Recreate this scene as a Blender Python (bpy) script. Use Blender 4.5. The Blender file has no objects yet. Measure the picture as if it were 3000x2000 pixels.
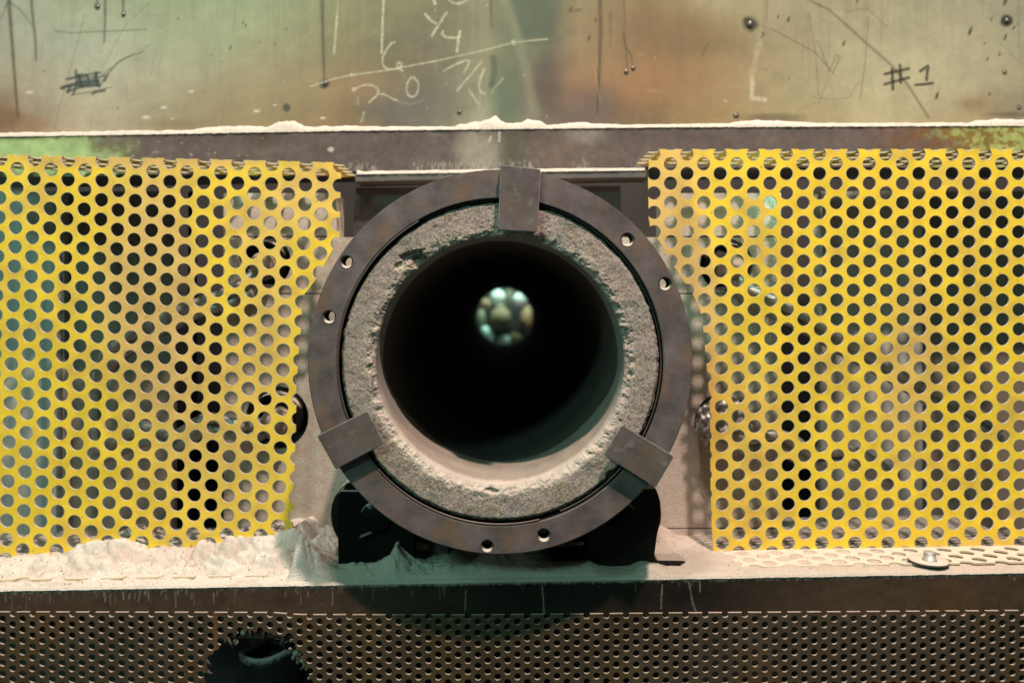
import bpy, bmesh, math, random
import numpy as np
from mathutils import Vector, Matrix
from mathutils.geometry import delaunay_2d_cdt

random.seed(7)
SC = bpy.context.scene
COL = SC.collection
# ------------------------------------------------------------------ camera
S = 0.0004            # metres per photo pixel in the plane of the ring face
D = 0.9               # camera to ring face
VX, VY = 1482.0, 889.0
CX, CZ = (VX - 1500) * S, (1000 - VY) * S
cam = bpy.data.cameras.new('camera')
cam.sensor_width = 36.0
cam.lens = 36.0 * D / (3000 * S)
cam.shift_x = (1500 - VX) / 3000.0
cam.shift_y = -(1000 - VY) / 3000.0
cam.clip_start = 0.02
cam.clip_end = 60
cam.dof.use_dof = True
cam.dof.focus_distance = D + 0.012
cam.dof.aperture_fstop = 2.8
camo = bpy.data.objects.new('camera', cam)
COL.objects.link(camo)
camo.location = (CX, -D, CZ)
camo.rotation_euler = (math.pi / 2, 0, 0)
SC.camera = camo
# ------------------------------------------------------------------ world and lamps
world = bpy.data.worlds.new('World')
SC.world = world
world.use_nodes = True
bgn = world.node_tree.nodes['Background']
bgn.inputs[0].default_value = (0.62, 0.95, 0.85, 1)
bgn.inputs[1].default_value = 0.085
SC.view_settings.view_transform = 'Standard'
SC.view_settings.look = 'None'
SC.view_settings.exposure = 0.0
SC.view_settings.gamma = 1.0


def lamp(name, direction, dist, size, power, color, target=(0, 0.08, 0.0)):
    l = bpy.data.lights.new(name, 'AREA')
    l.shape = 'DISK'
    l.size = size
    l.energy = power
    l.color = color
    o = bpy.data.objects.new(name, l)
    COL.objects.link(o)
    d = Vector(direction).normalized()
    o.location = Vector(target) + d * dist
    o.rotation_euler = d.to_track_quat('Z', 'Y').to_euler()
    return o


WARM = (1.0, 0.81, 0.72)
lamp('work_lamp', (0.42, -1.0, 2.3), 3.0, 0.11, 150, WARM)
lamp('ceiling_lamp', (-0.32, -1.0, 3.3), 3.2, 0.30, 64, (1.0, 0.86, 0.80))
lamp('teal_lamp', (-0.85, -0.85, 1.0), 6.0, 1.0, 42, (0.38, 1.0, 0.82))
lamp('teal_tube_lamp', (-0.5, -1.0, 0.62), 6.0, 0.9, 88, (0.40, 1.0, 0.86))
lamp('inner_fill', (0.55, 0.0, 0.75), 0.15, 0.05, 0.17, (0.45, 1.0, 0.84), target=(0.32, 0.20, 0.10))  # unseen lamp added behind the right guard, brings teal to the recess
lamp('inner_fill_two', (0.2, -0.1, 0.95), 0.16, 0.05, 0.035, (0.45, 1.0, 0.84), target=(-0.42, 0.24, 0.06))  # unseen fill added behind the left guard for teal glints
lamp('inner_fill_three', (0.0, -0.2, 0.95), 0.22, 0.08, 0.38, (0.95, 0.95, 0.85), target=(0.56, 0.33, 0.05))  # unseen neutral fill added to brighten the grey cabinet door
lamp('far_lamp', (0.1, -0.5, 0.9), 0.8, 0.3, 20, (0.62, 1.0, 0.86), target=(0, 3.75, 0.02))

try:
    SC.cycles.use_denoising = True
    SC.cycles.max_bounces = 5
    SC.cycles.diffuse_bounces = 3
    SC.cycles.glossy_bounces = 3
    SC.cycles.sample_clamp_indirect = 4
except Exception:
    pass


# ------------------------------------------------------------------ helpers
def W(px, py, Y):
    k = S * (D + Y) / D
    return (CX + (px - VX) * k, Y, CZ + (VY - py) * k)


def lin(c):
    out = []
    for v in c[:3]:
        v = v / 255.0
        out.append(v / 12.92 if v <= 0.04045 else ((v + 0.055) / 1.055) ** 2.4)
    return np.array(out)


def _hash(ix, iy, seed):
    n = (ix.astype(np.int64) * 374761393 + iy.astype(np.int64) * 668265263 + seed * 974711) & 0xFFFFFFFF
    n = ((n ^ (n >> 13)) * 1274126177) & 0xFFFFFFFF
    n = (n ^ (n >> 16)) & 0xFFFFFF
    return n / float(0xFFFFFF)


def vnoise(x, y, seed=0):
    ix = np.floor(x); iy = np.floor(y)
    fx = x - ix; fy = y - iy
    fx = fx * fx * (3 - 2 * fx); fy = fy * fy * (3 - 2 * fy)
    a = _hash(ix, iy, seed); b = _hash(ix + 1, iy, seed)
    c = _hash(ix, iy + 1, seed); d = _hash(ix + 1, iy + 1, seed)
    return (a * (1 - fx) + b * fx) * (1 - fy) + (c * (1 - fx) + d * fx) * fy


def fbm(x, y, octaves=4, seed=0, gain=0.5):
    x = np.asarray(x, float); y = np.asarray(y, float)
    t = np.zeros(np.broadcast(x, y).shape); a = 1.0; n = 0.0
    for i in range(octaves):
        t = t + a * vnoise(x * 2 ** i + 17.3 * i, y * 2 ** i - 9.1 * i, seed + i)
        n += a; a *= gain
    return t / n


def smooth(e0, e1, v):
    t = np.clip((v - e0) / (e1 - e0), 0, 1)
    return t * t * (3 - 2 * t)


def link(name, me, parent=None, mats=()):
    o = bpy.data.objects.new(name, me)
    COL.objects.link(o)
    for m in mats:
        me.materials.append(m)
    if parent is not None:
        o.parent = parent
    return o


def empty(name, loc=(0, 0, 0)):
    o = bpy.data.objects.new(name, None)
    COL.objects.link(o)
    o.location = loc
    o.empty_display_size = 0.02
    return o


def tag(o, label=None, cat=None, group=None, kind=None):
    if label: o['label'] = label
    if cat: o['category'] = cat
    if group: o['group'] = group
    if kind: o['kind'] = kind
    return o


def setcol(me, cols):
    at = me.color_attributes.new('paint', 'FLOAT_COLOR', 'POINT')
    c = np.ones((len(me.vertices), 4), np.float32)
    c[:, :3] = cols
    at.data.foreach_set('color', c.ravel())


def grid_mesh(name, P, cols=None, mats=(), parent=None, closed_u=False, smooth_on=True, flip=False):
    """P: (rows, cols, 3)"""
    r, c, _ = P.shape
    idx = np.arange(r * c).reshape(r, c)
    if closed_u:
        idx = np.concatenate([idx, idx[:, :1]], axis=1)
    a = idx[:-1, :-1]; b = idx[:-1, 1:]; d = idx[1:, :-1]; e = idx[1:, 1:]
    f = np.stack([a, b, e, d], -1).reshape(-1, 4)
    if flip:
        f = f[:, ::-1]
    me = bpy.data.meshes.new(name)
    me.vertices.add(r * c)
    me.vertices.foreach_set('co', P.reshape(-1).astype(np.float32))
    me.loops.add(f.size)
    me.loops.foreach_set('vertex_index', f.ravel().astype(np.int32))
    me.polygons.add(len(f))
    me.polygons.foreach_set('loop_start', np.arange(0, f.size, 4, dtype=np.int32))
    me.polygons.foreach_set('loop_total', np.full(len(f), 4, np.int32))
    me.update(calc_edges=True)
    if smooth_on:
        me.polygons.foreach_set('use_smooth', np.ones(len(f), bool))
    if cols is not None:
        setcol(me, cols.reshape(-1, 3))
    return link(name, me, parent, mats)


def inside(poly, x, y):
    n = len(poly); r = False; j = n - 1
    for i in range(n):
        xi, yi = poly[i]; xj, yj = poly[j]
        if (yi > y) != (yj > y) and x < (xj - xi) * (y - yi) / (yj - yi) + xi:
            r = not r
        j = i
    return r


def cut_plate(name, outline, holes, mapf, thick, mats, parent=None, seg=20, voids=(), paintf=None, wall_mat=1, rim=0.0):
    """flat plate in (u, v) with circular holes (u, v, r); mapf(u, v, w) -> xyz, w = 0 front, w = thick back"""
    pts = []; edges = []

    def loop(pl):
        s = len(pts); n = len(pl)
        pts.extend(Vector(p) for p in pl)
        edges.extend((s + i, s + (i + 1) % n) for i in range(n))
    # subdivide outline a little
    loop(outline)
    for v in voids:
        loop(v)
    us = [p[0] for p in outline]; vs = [p[1] for p in outline]
    u0, u1, v0, v1 = min(us), max(us), min(vs), max(vs)
    hs = []
    for (u, v, r) in holes:
        if u < u0 - r or u > u1 + r or v < v0 - r or v > v1 + r:
            continue
        hs.append((u, v, r))
        loop([(u + r * math.cos(2 * math.pi * (k + .5) / seg), v + r * math.sin(2 * math.pi * (k + .5) / seg)) for k in range(seg)])
        if rim > 0:  # pale ring on the face paints the bright halo round each hole
            loop([(u + (r + rim) * math.cos(2 * math.pi * (k + .5) / seg), v + (r + rim) * math.sin(2 * math.pi * (k + .5) / seg)) for k in range(seg)])
    V, E, F, _, _, _ = delaunay_2d_cdt(pts, edges, [], 0, 1e-7)
    # hole lookup
    cell = {}
    rmax = max([h[2] for h in hs], default=1.0)
    cs = rmax * 2.2
    for h in hs:
        cell.setdefault((int(h[0] // cs), int(h[1] // cs)), []).append(h)
    keep = []; rimf = []
    for f in F:
        cu = sum(V[i][0] for i in f) / len(f); cv = sum(V[i][1] for i in f) / len(f)
        a, b = int(cu // cs), int(cv // cs); bad = False; onr = False
        for i in (-1, 0, 1):
            for j in (-1, 0, 1):
                for h in cell.get((a + i, b + j), ()):
                    if (h[0] - cu) ** 2 + (h[1] - cv) ** 2 < (h[2] * 0.995) ** 2:
                        bad = True
                    elif rim > 0 and (h[0] - cu) ** 2 + (h[1] - cv) ** 2 < (h[2] + rim) ** 2:
                        onr = True
        if bad or not inside(outline, cu, cv):
            continue
        if any(inside(v, cu, cv) for v in voids):
            continue
        keep.append(f); rimf.append(onr)
    used = sorted({i for f in keep for i in f})
    m = {o: i for i, o in enumerate(used)}
    n = len(used)
    co = [mapf(V[i][0], V[i][1], 0.0) for i in used] + [mapf(V[i][0], V[i][1], thick) for i in used]
    faces = [[m[i] for i in f] for f in keep]
    ec = {}
    for f in faces:
        for i in range(len(f)):
            a, b = f[i], f[(i + 1) % len(f)]
            ec[(a, b)] = ec.get((a, b), 0) + 1
    wall = [(a, b) for (a, b) in ec if (b, a) not in ec]
    allf = [f for f in faces] + [[i + n for i in reversed(f)] for f in faces] + [[b, a, a + n, b + n] for a, b in wall]
    me = bpy.data.meshes.new(name)
    me.from_pydata(co, [], allf)
    me.update()
    if len(mats) > 1:
        mi = np.zeros(len(allf), np.int32); mi[2 * len(faces):] = wall_mat; mi[:len(faces)][np.array(rimf, bool)] = wall_mat
        me.polygons.foreach_set('material_index', mi)
    if paintf is not None:
        uv = np.array([(V[i][0], V[i][1]) for i in used])
        c = paintf(uv[:, 0], uv[:, 1])
        setcol(me, np.concatenate([c, c]))
    bm = bmesh.new(); bm.from_mesh(me)
    bmesh.ops.recalc_face_normals(bm, faces=bm.faces)
    bm.to_mesh(me); bm.free()
    return link(name, me, parent, mats)


def prism(name, poly, Y0, Y1, mats, parent=None, bev=0.0015, seg=2):
    """outline in photo pixels seen at depth Y0, extruded straight back to Y1"""
    bm = bmesh.new()
    vs = [bm.verts.new(W(p[0], p[1], Y0)) for p in poly]
    f = bm.faces.new(vs)
    r = bmesh.ops.extrude_face_region(bm, geom=[f])
    for g in r['geom']:
        if isinstance(g, bmesh.types.BMVert):
            g.co.y = Y1
    bmesh.ops.recalc_face_normals(bm, faces=bm.faces)
    if bev > 0:
        bmesh.ops.bevel(bm, geom=[e for e in bm.edges], offset=bev, segments=seg, affect='EDGES', clamp_overlap=True, profile=0.6)
    me = bpy.data.meshes.new(name); bm.to_mesh(me); bm.free()
    for p in me.polygons: p.use_smooth = False
    return link(name, me, parent, mats)


def boxw(name, lo, hi, mats, parent=None, bev=0.001):
    bm = bmesh.new()
    bmesh.ops.create_cube(bm, size=1)
    for v in bm.verts:
        v.co = Vector([(lo[i] + hi[i]) / 2 + v.co[i] * (hi[i] - lo[i]) for i in range(3)])
    if bev > 0:
        bmesh.ops.bevel(bm, geom=bm.edges[:], offset=bev, segments=2, affect='EDGES', clamp_overlap=True)
    me = bpy.data.meshes.new(name); bm.to_mesh(me); bm.free()
    return link(name, me, parent, mats)


def lathe(name, prof, center, mats, parent=None, seg=96, a0=0.0, a1=2 * math.pi, paintf=None, smooth_on=True):
    """profile of (radius, Y) turned about the Y axis through center (x, z)"""
    closed = abs(a1 - a0 - 2 * math.pi) < 1e-6
    n = seg if closed else seg + 1
    an = a0 + (a1 - a0) * np.arange(n) / seg
    R = np.array([p[0] for p in prof])[:, None]; Yv = np.array([p[1] for p in prof])[:, None]
    P = np.stack([center[0] + R * np.cos(an)[None], np.repeat(Yv, n, 1), center[1] + R * np.sin(an)[None]], -1)
    o = grid_mesh(name, P, None if paintf is None else paintf(P), mats, parent, closed_u=closed, smooth_on=smooth_on)
    return o


def tube(name, pts, rad, mats, parent=None, seg=10, radii=None):
    """round tube along points (Catmull-Rom smoothed)"""
    P = [Vector(p) for p in pts]
    Q = []
    for i in range(len(P) - 1):
        p0 = P[max(i - 1, 0)]; p1 = P[i]; p2 = P[i + 1]; p3 = P[min(i + 2, len(P) - 1)]
        for k in range(8):
            t = k / 8
            Q.append(0.5 * ((2 * p1) + (-p0 + p2) * t + (2 * p0 - 5 * p1 + 4 * p2 - p3) * t * t + (-p0 + 3 * p1 - 3 * p2 + p3) * t ** 3))
    Q.append(P[-1])
    rows = []
    up = Vector((0, 1, 0.13)).normalized()
    for i, q in enumerate(Q):
        t = (Q[min(i + 1, len(Q) - 1)] - Q[max(i - 1, 0)]).normalized()
        a = t.cross(up).normalized(); b = a.cross(t)
        rr = rad if radii is None else np.interp(i / (len(Q) - 1), np.linspace(0, 1, len(radii)), radii)
        rows.append([tuple(q + a * (rr * math.cos(2 * math.pi * k / seg)) + b * (rr * math.sin(2 * math.pi * k / seg))) for k in range(seg)])
    return grid_mesh(name, np.array(rows), None, mats, parent, closed_u=True)


# ------------------------------------------------------------------ materials
def mat(name, base=(0.2, 0.2, 0.2), rough=0.6, metal=0.0, paint=False, var=0.25, scale=30.0, bump=0.1, bscale=200.0,
        dust=0.0, dustcol=(0.50, 0.425, 0.36), spots=None, stretch=None, spec=0.5, detail=5.0, hue2=None):
    m = bpy.data.materials.new(name)
    m.use_nodes = True
    nt = m.node_tree; N = nt.nodes; L = nt.links
    b = N['Principled BSDF']
    b.inputs['Roughness'].default_value = rough
    b.inputs['Metallic'].default_value = metal
    b.inputs['Specular IOR Level'].default_value = spec
    tc = N.new('ShaderNodeTexCoord')
    mp = N.new('ShaderNodeMapping')
    L.new(tc.outputs['Object'], mp.inputs[0])
    if stretch: mp.inputs['Scale'].default_value = stretch
    if paint:
        at = N.new('ShaderNodeVertexColor'); at.layer_name = 'paint'
        src = at.outputs[0]
    else:
        rgb = N.new('ShaderNodeRGB'); rgb.outputs[0].default_value = (*base, 1)
        src = rgb.outputs[0]
    no = N.new('ShaderNodeTexNoise'); no.inputs['Scale'].default_value = scale; no.inputs['Detail'].default_value = detail
    no.inputs['Roughness'].default_value = 0.62
    L.new(mp.outputs[0], no.inputs['Vector'])
    mr = N.new('ShaderNodeMapRange')
    mr.inputs[1].default_value = 0.25; mr.inputs[2].default_value = 0.75
    mr.inputs[3].default_value = 1 - var; mr.inputs[4].default_value = 1 + var
    L.new(no.outputs[0], mr.inputs[0])
    hs = N.new('ShaderNodeVectorMath'); hs.operation = 'SCALE'
    L.new(src, hs.inputs[0]); L.new(mr.outputs[0], hs.inputs['Scale'])
    cur = hs.outputs[0]
    if hue2 is not None:
        n2 = N.new('ShaderNodeTexNoise'); n2.inputs['Scale'].default_value = hue2[1]; n2.inputs['Detail'].default_value = 6
        L.new(mp.outputs[0], n2.inputs['Vector'])
        r2 = N.new('ShaderNodeMapRange'); r2.inputs[1].default_value = hue2[2]; r2.inputs[2].default_value = hue2[3]
        L.new(n2.outputs[0], r2.inputs[0])
        mx = N.new('ShaderNodeMix'); mx.data_type = 'RGBA'
        L.new(r2.outputs[0], mx.inputs[0]); L.new(cur, mx.inputs[6]); mx.inputs[7].default_value = (*hue2[0], 1)
        cur = mx.outputs[2]
    if spots is not None:      # (colour, scale, lo, hi)
        n3 = N.new('ShaderNodeTexNoise'); n3.inputs['Scale'].default_value = spots[1]; n3.inputs['Detail'].default_value = 3
        L.new(mp.outputs[0], n3.inputs['Vector'])
        r3 = N.new('ShaderNodeMapRange'); r3.inputs[1].default_value = spots[2]; r3.inputs[2].default_value = spots[3]
        L.new(n3.outputs[0], r3.inputs[0])
        mx = N.new('ShaderNodeMix'); mx.data_type = 'RGBA'
        L.new(r3.outputs[0], mx.inputs[0]); L.new(cur, mx.inputs[6]); mx.inputs[7].default_value = (*spots[0], 1)
        cur = mx.outputs[2]
    if dust > 0:
        ge = N.new('ShaderNodeNewGeometry')
        sx = N.new('ShaderNodeSeparateXYZ'); L.new(ge.outputs['Normal'], sx.inputs[0])
        n4 = N.new('ShaderNodeTexNoise'); n4.inputs['Scale'].default_value = 160; n4.inputs['Detail'].default_value = 4
        L.new(tc.outputs['Object'], n4.inputs['Vector'])
        ad = N.new('ShaderNodeMath'); ad.operation = 'MULTIPLY_ADD'
        L.new(n4.outputs[0], ad.inputs[0]); ad.inputs[1].default_value = 0.5
        L.new(sx.outputs[2], ad.inputs[2])
        r4 = N.new('ShaderNodeMapRange'); r4.inputs[1].default_value = 0.55; r4.inputs[2].default_value = 0.95
        r4.inputs[4].default_value = dust
        L.new(ad.outputs[0], r4.inputs[0])
        mx = N.new('ShaderNodeMix'); mx.data_type = 'RGBA'
        L.new(r4.outputs[0], mx.inputs[0]); L.new(cur, mx.inputs[6]); mx.inputs[7].default_value = (*dustcol, 1)
        cur = mx.outputs[2]
        rr = N.new('ShaderNodeMapRange'); rr.inputs[3].default_value = rough; rr.inputs[4].default_value = 0.95
        L.new(r4.outputs[0], rr.inputs[0]); L.new(rr.outputs[0], b.inputs['Roughness'])
        if metal > 0:
            rm = N.new('ShaderNodeMapRange'); rm.inputs[3].default_value = metal; rm.inputs[4].default_value = 0.0
            L.new(r4.outputs[0], rm.inputs[0]); L.new(rm.outputs[0], b.inputs['Metallic'])
    L.new(cur, b.inputs['Base Color'])
    if bump > 0:
        nb = N.new('ShaderNodeTexNoise'); nb.inputs['Scale'].default_value = bscale; nb.inputs['Detail'].default_value = 6
        L.new(mp.outputs[0], nb.inputs['Vector'])
        bp = N.new('ShaderNodeBump'); bp.inputs['Strength'].default_value = bump; bp.inputs['Distance'].default_value = 0.002
        L.new(nb.outputs[0], bp.inputs['Height']); L.new(bp.outputs[0], b.inputs['Normal'])
    return m


DUSTC = (0.56, 0.46, 0.385)
M_plate = mat('stained_sheet_metal', paint=True, rough=0.42, metal=0.15, var=0.06, scale=60, bump=0.05, bscale=120)
M_beam = mat('dusty_mill_steel', paint=True, rough=0.65, metal=0.0, spec=0.08, var=0.22, scale=90, bump=0.12, bscale=350, dust=0.9, dustcol=DUSTC)
M_band = mat('brown_band_steel', base=(0.085, 0.062, 0.052), rough=0.45, metal=0.3, var=0.3, scale=30, bump=0)
M_ring = mat('oxidised_ring_steel', base=(0.118, 0.090, 0.088), rough=0.52, metal=0.1, spec=0.3, var=0.52, scale=30, bump=0.15, bscale=260, dust=0.45, dustcol=DUSTC,
             hue2=((0.17, 0.10, 0.062), 24, 0.50, 0.74), spots=((0.26, 0.22, 0.20), 420, 0.71, 0.80))
M_wornhl = mat('worn_edge_highlight', base=(0.30, 0.29, 0.27), rough=0.4, metal=0.5, var=0.4, scale=150, bump=0)  # worn edges, made pale to paint in the edge highlight
M_clip = mat('clip_steel', base=(0.115, 0.088, 0.082), rough=0.5, metal=0.1, spec=0.3, var=0.38, scale=42, bump=0.12, bscale=120, dust=0.3, dustcol=DUSTC,
             spots=((0.20, 0.18, 0.165), 70, 0.60, 0.80), hue2=((0.125, 0.088, 0.06), 22, 0.5, 0.72))
M_conc = mat('coarse_refractory', paint=True, rough=0.95, var=0.2, scale=700, bump=0.45, bscale=1300, spec=0.1)
M_bore = mat('bore_lining', paint=True, rough=0.85, var=0.10, scale=160, bump=0.1, bscale=300, spec=0.2)
M_yellow = mat('safety_yellow_paint', paint=True, rough=0.5, spots=((0.35, 0.2, 0.06), 130, 0.69, 0.8), var=0.12, scale=50, bump=0.03, bscale=150, dust=0.95, dustcol=DUSTC, spec=0.35)
M_void = mat('shaded_hole_wall', base=(0.010, 0.009, 0.008), rough=0.9, var=0.2, bump=0, spec=0.05)  # near black, so the shade inside the ring holes sits in the colour
M_hole = mat('dusty_hole_wall', base=(0.09, 0.075, 0.07), rough=0.8, var=0.2, bump=0, dust=0.9, dustcol=(0.46, 0.385, 0.33))
M_yedge = mat('punched_hole_wall', base=(0.50, 0.42, 0.27), rough=0.7, var=0.1, bump=0, dust=0.8, dustcol=DUSTC)
M_screen = mat('brown_screen_steel', paint=True, rough=0.5, metal=0.1, var=0.25, scale=22, bump=0.05, bscale=300, dust=0.8, dustcol=DUSTC,
               stretch=(1, 1, 0.35))
M_sedge = mat('screen_hole_wall', base=(0.07, 0.05, 0.04), rough=0.6, var=0.4, scale=300, bump=0, dust=0.9, dustcol=(0.36, 0.28, 0.22))
M_screen2 = mat('torn_screen_edge', base=(0.16, 0.12, 0.095), rough=0.55, metal=0.2, var=0.3, bump=0, dust=0.7, dustcol=(0.4, 0.33, 0.28))
M_dust = mat('pale_refractory_dust', paint=True, rough=1.0, var=0.13, scale=420, bump=0.9, bscale=520, spec=0.0)
M_black = mat('black_support_steel', base=(0.006, 0.006, 0.0055), rough=0.5, metal=0.0, var=0.3, bump=0.08, bscale=180, dust=1.0, dustcol=DUSTC, spec=0.08)
M_brownb = mat('dark_brown_support_steel', base=(0.014, 0.010, 0.009), rough=0.5, var=0.3, bump=0.1, bscale=150, dust=0.55, dustcol=DUSTC, spec=0.12)
M_rubber = mat('black_rubber', base=(0.008, 0.008, 0.008), rough=0.45, var=0.2, bump=0.1, bscale=90, dust=1.0, dustcol=(0.42, 0.34, 0.30), spec=0.25)
M_wall = mat('insulating_board', base=(0.47, 0.405, 0.335), rough=0.95, var=0.14, scale=240, bump=0.5, bscale=420, spec=0.1,
             hue2=((0.36, 0.30, 0.24), 10, 0.5, 0.75))
M_plate2 = mat('brown_front_plate', base=(0.055, 0.045, 0.040), rough=0.6, var=0.3, scale=30, bump=0.1, bscale=200,
               hue2=((0.03, 0.024, 0.02), 14, 0.5, 0.7))
M_cab = mat('grey_cabinet_sheet', base=(0.40, 0.36, 0.32), rough=0.6, var=0.30, scale=14, bump=0.1, bscale=120, stretch=(4, 1, 0.15))
M_cab2 = mat('brown_cabinet_sheet', base=(0.20, 0.155, 0.115), rough=0.6, var=0.25, scale=10, bump=0.1, bscale=120, stretch=(1, 1, 0.4))
M_foil = mat('braided_aluminium', base=(0.36, 0.34, 0.31), rough=0.5, metal=0.55, var=0.35, scale=60, bump=0.8, bscale=140)
M_bolt = mat('zinc_bolt_steel', base=(0.34, 0.33, 0.31), rough=0.42, metal=0.6, var=0.2, scale=300, bump=0.1, bscale=500, dust=0.25, dustcol=DUSTC)
M_bead = mat('dull_spatter', base=(0.20, 0.18, 0.15), rough=0.38, metal=0.5, var=0.3, scale=200, bump=0)
M_floor = mat('dark_floor', base=(0.035, 0.030, 0.026), rough=0.9, var=0.3, scale=8, bump=0.2, bscale=60)
M_pink = mat('ceramic_element', base=(0.40, 0.30, 0.24), rough=0.8, var=0.2, scale=60, bump=0.2, bscale=300)
M_teal = mat('teal_lit_panel', base=(0.50, 0.62, 0.55), rough=0.9, spec=0.0, var=0.1, bump=0)  # teal light beyond the tube is put into this colour
M_olive = mat('olive_painted_panel', base=(0.27, 0.21, 0.12), rough=0.9, spec=0.0, var=0.1, bump=0)
M_olive2 = mat('dull_olive_panel', base=(0.11, 0.09, 0.05), rough=0.9, spec=0.0, var=0.1, bump=0)
M_olg = mat('grey_green_panel', base=(0.18, 0.2, 0.13), rough=0.9, spec=0.0, var=0.1, bump=0)
M_dkol = mat('dark_cover_face', base=(0.012, 0.012, 0.010), rough=0.8, var=0.1, bump=0)

RC = (1465.0, 1060.0)                      # ring centre in photo pixels
RX, _, RZ = W(RC[0], RC[1], 0.0)


def ledge_py(px):                          # front top edge of the ledge as seen at Y = .05
    return 1726 - 0.0177 * px


def ledge_z(px):
    return CZ + (VY - ledge_py(px)) * S * (D + 0.05) / D


SLOPE = (ledge_z(3000) - ledge_z(0)) / (3000 * S * (D + 0.05) / D)


def ledge_zx(x):
    px0 = VX + (x - CX) / (S * (D + 0.05) / D)
    return ledge_z(px0)


# ------------------------------------------------------------------ painting on grids
class Paint:
    def __init__(self, X, Y, C):
        self.X, self.Y, self.C = X, Y, C

    def blend(self, mask, color):
        c = lin(color) if max(color) > 1.5 else np.array(color)
        m = np.clip(mask, 0, 1)[..., None]
        self.C[...] = self.C * (1 - m) + c * m

    def mul(self, f):
        self.C *= f[..., None]

    def stroke(self, pts, w, color, alpha=1.0, soft=2.0, grain=0.0, taper=None, seed=3):
        X, Y = self.X, self.Y
        xs = [p[0] for p in pts]; ys = [p[1] for p in pts]
        pad = w * 2 + soft * 2 + 4
        r = (Y[:, 0] > min(ys) - pad) & (Y[:, 0] < max(ys) + pad)
        c = (X[0] > min(xs) - pad) & (X[0] < max(xs) + pad)
        if not r.any() or not c.any():
            return
        ri = np.where(r)[0]; ci = np.where(c)[0]
        sl = (slice(ri[0], ri[-1] + 1), slice(ci[0], ci[-1] + 1))
        x = X[sl]; y = Y[sl]
        best = np.full(x.shape, -1e9)
        L = 0.0; seglen = [math.dist(pts[i], pts[i + 1]) for i in range(len(pts) - 1)]
        T = sum(seglen) or 1
        for i in range(len(pts) - 1):
            ax, ay = pts[i]; bx, by = pts[i + 1]
            dx, dy = bx - ax, by - ay; q = dx * dx + dy * dy or 1e-9
            t = np.clip(((x - ax) * dx + (y - ay) * dy) / q, 0, 1)
            dist = np.hypot(x - ax - t * dx, y - ay - t * dy)
            s = (L + t * seglen[i]) / T
            ww = w if taper is None else w * np.interp(s, [0, 1], taper)
            best = np.maximum(best, ww - dist)
            L += seglen[i]
        m = np.clip(best / soft + 0.5, 0, 1) * alpha
        if grain > 0:
            m = m * (1 - grain * smooth(0.35, 0.65, fbm(x / 5, y / 5, 3, seed)))
        col = lin(color)
        self.C[sl] = self.C[sl] * (1 - m[..., None]) + col * m[..., None]

    def blob(self, cx, cy, rx, ry, color, alpha=1.0, rot=0.0, soft=0.5, warp=0.25, seed=5):
        x = self.X - cx; y = self.Y - cy
        ca, sa = math.cos(rot), math.sin(rot)
        u = (x * ca + y * sa) / rx; v = (-x * sa + y * ca) / ry
        d = np.hypot(u, v) + warp * (fbm(self.X / (rx * .8 + ry * .8), self.Y / (rx * .8 + ry * .8), 3, seed) - 0.5) * 2
        self.blend((1 - smooth(1 - soft, 1 + soft, d)) * alpha, color)


# ------------------------------------------------------------------ upper wall plate
PY = 0.285
gx = np.arange(-140, 3141, 2.6); gy = np.arange(-120, 420, 2.6)
X, Yp = np.meshgrid(gx, gy)
ctrlx = [-200, 0, 250, 500, 750, 1000, 1150, 1300, 1410, 1470, 1550, 1610, 1700, 1900, 2100, 2300, 2600, 2850, 3000, 3200]
rows = {
    0: [(165, 170, 140), (168, 172, 140), (160, 165, 120), (150, 150, 100), (146, 143, 93), (140, 130, 80), (130, 120, 75), (120, 110, 80), (138, 134, 100), (112, 120, 88), (98, 110, 82), (104, 102, 74), (145, 130, 85), (140, 115, 65), (165, 150, 105), (160, 150, 115), (165, 160, 125), (165, 160, 130), (150, 148, 120), (140, 138, 115)],
    130: [(165, 170, 145), (172, 176, 145), (176, 181, 146), (160, 158, 115), (155, 145, 95), (140, 118, 72), (118, 104, 74), (122, 112, 82), (143, 138, 104), (120, 124, 92), (106, 116, 86), (110, 104, 78), (150, 125, 80), (138, 103, 58), (148, 124, 78), (165, 150, 110), (180, 175, 135), (180, 172, 135), (165, 160, 130), (150, 148, 120)],
    240: [(170, 150, 110), (172, 160, 122), (190, 185, 150), (172, 160, 120), (165, 138, 92), (152, 114, 66), (130, 105, 75), (122, 112, 90), (142, 138, 110), (108, 120, 90), (125, 115, 90), (108, 90, 75), (150, 110, 75), (155, 108, 60), (168, 132, 85), (170, 155, 110), (190, 180, 140), (188, 178, 140), (175, 165, 130), (160, 150, 120)],
    350: [(140, 95, 55), (150, 110, 70), (185, 175, 140), (165, 150, 105), (155, 125, 75), (142, 106, 62), (106, 94, 82), (128, 124, 100), (162, 158, 130), (105, 120, 95), (128, 122, 102), (112, 98, 90), (118, 94, 80), (135, 108, 68), (160, 130, 80), (170, 150, 105), (185, 172, 130), (170, 150, 110), (140, 130, 105), (130, 120, 95)],
}
wx = X + 70 * (fbm(X / 130, Yp / 90, 4, 11) - 0.5) * np.where((X > 1380) & (X < 1720), 0.15, 1.0)
wy = Yp + 90 * (fbm(X / 110, Yp / 100, 4, 21) - 0.5)
C = np.zeros(X.shape + (3,))
ry = sorted(rows)
lay = []
for r in ry:
    tb = np.array([lin(c) for c in rows[r]])
    lay.append(np.stack([np.interp(wx, ctrlx, tb[:, k]) for k in range(3)], -1))
for i in range(len(ry) - 1):
    t = np.clip((wy - ry[i]) / (ry[i + 1] - ry[i]), 0, 1)
    m = (wy >= ry[i]) if i else np.ones_like(wy, bool)
    v = lay[i] * (1 - t[..., None]) + lay[i + 1] * t[..., None]
    C = np.where(m[..., None], v, C)
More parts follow.
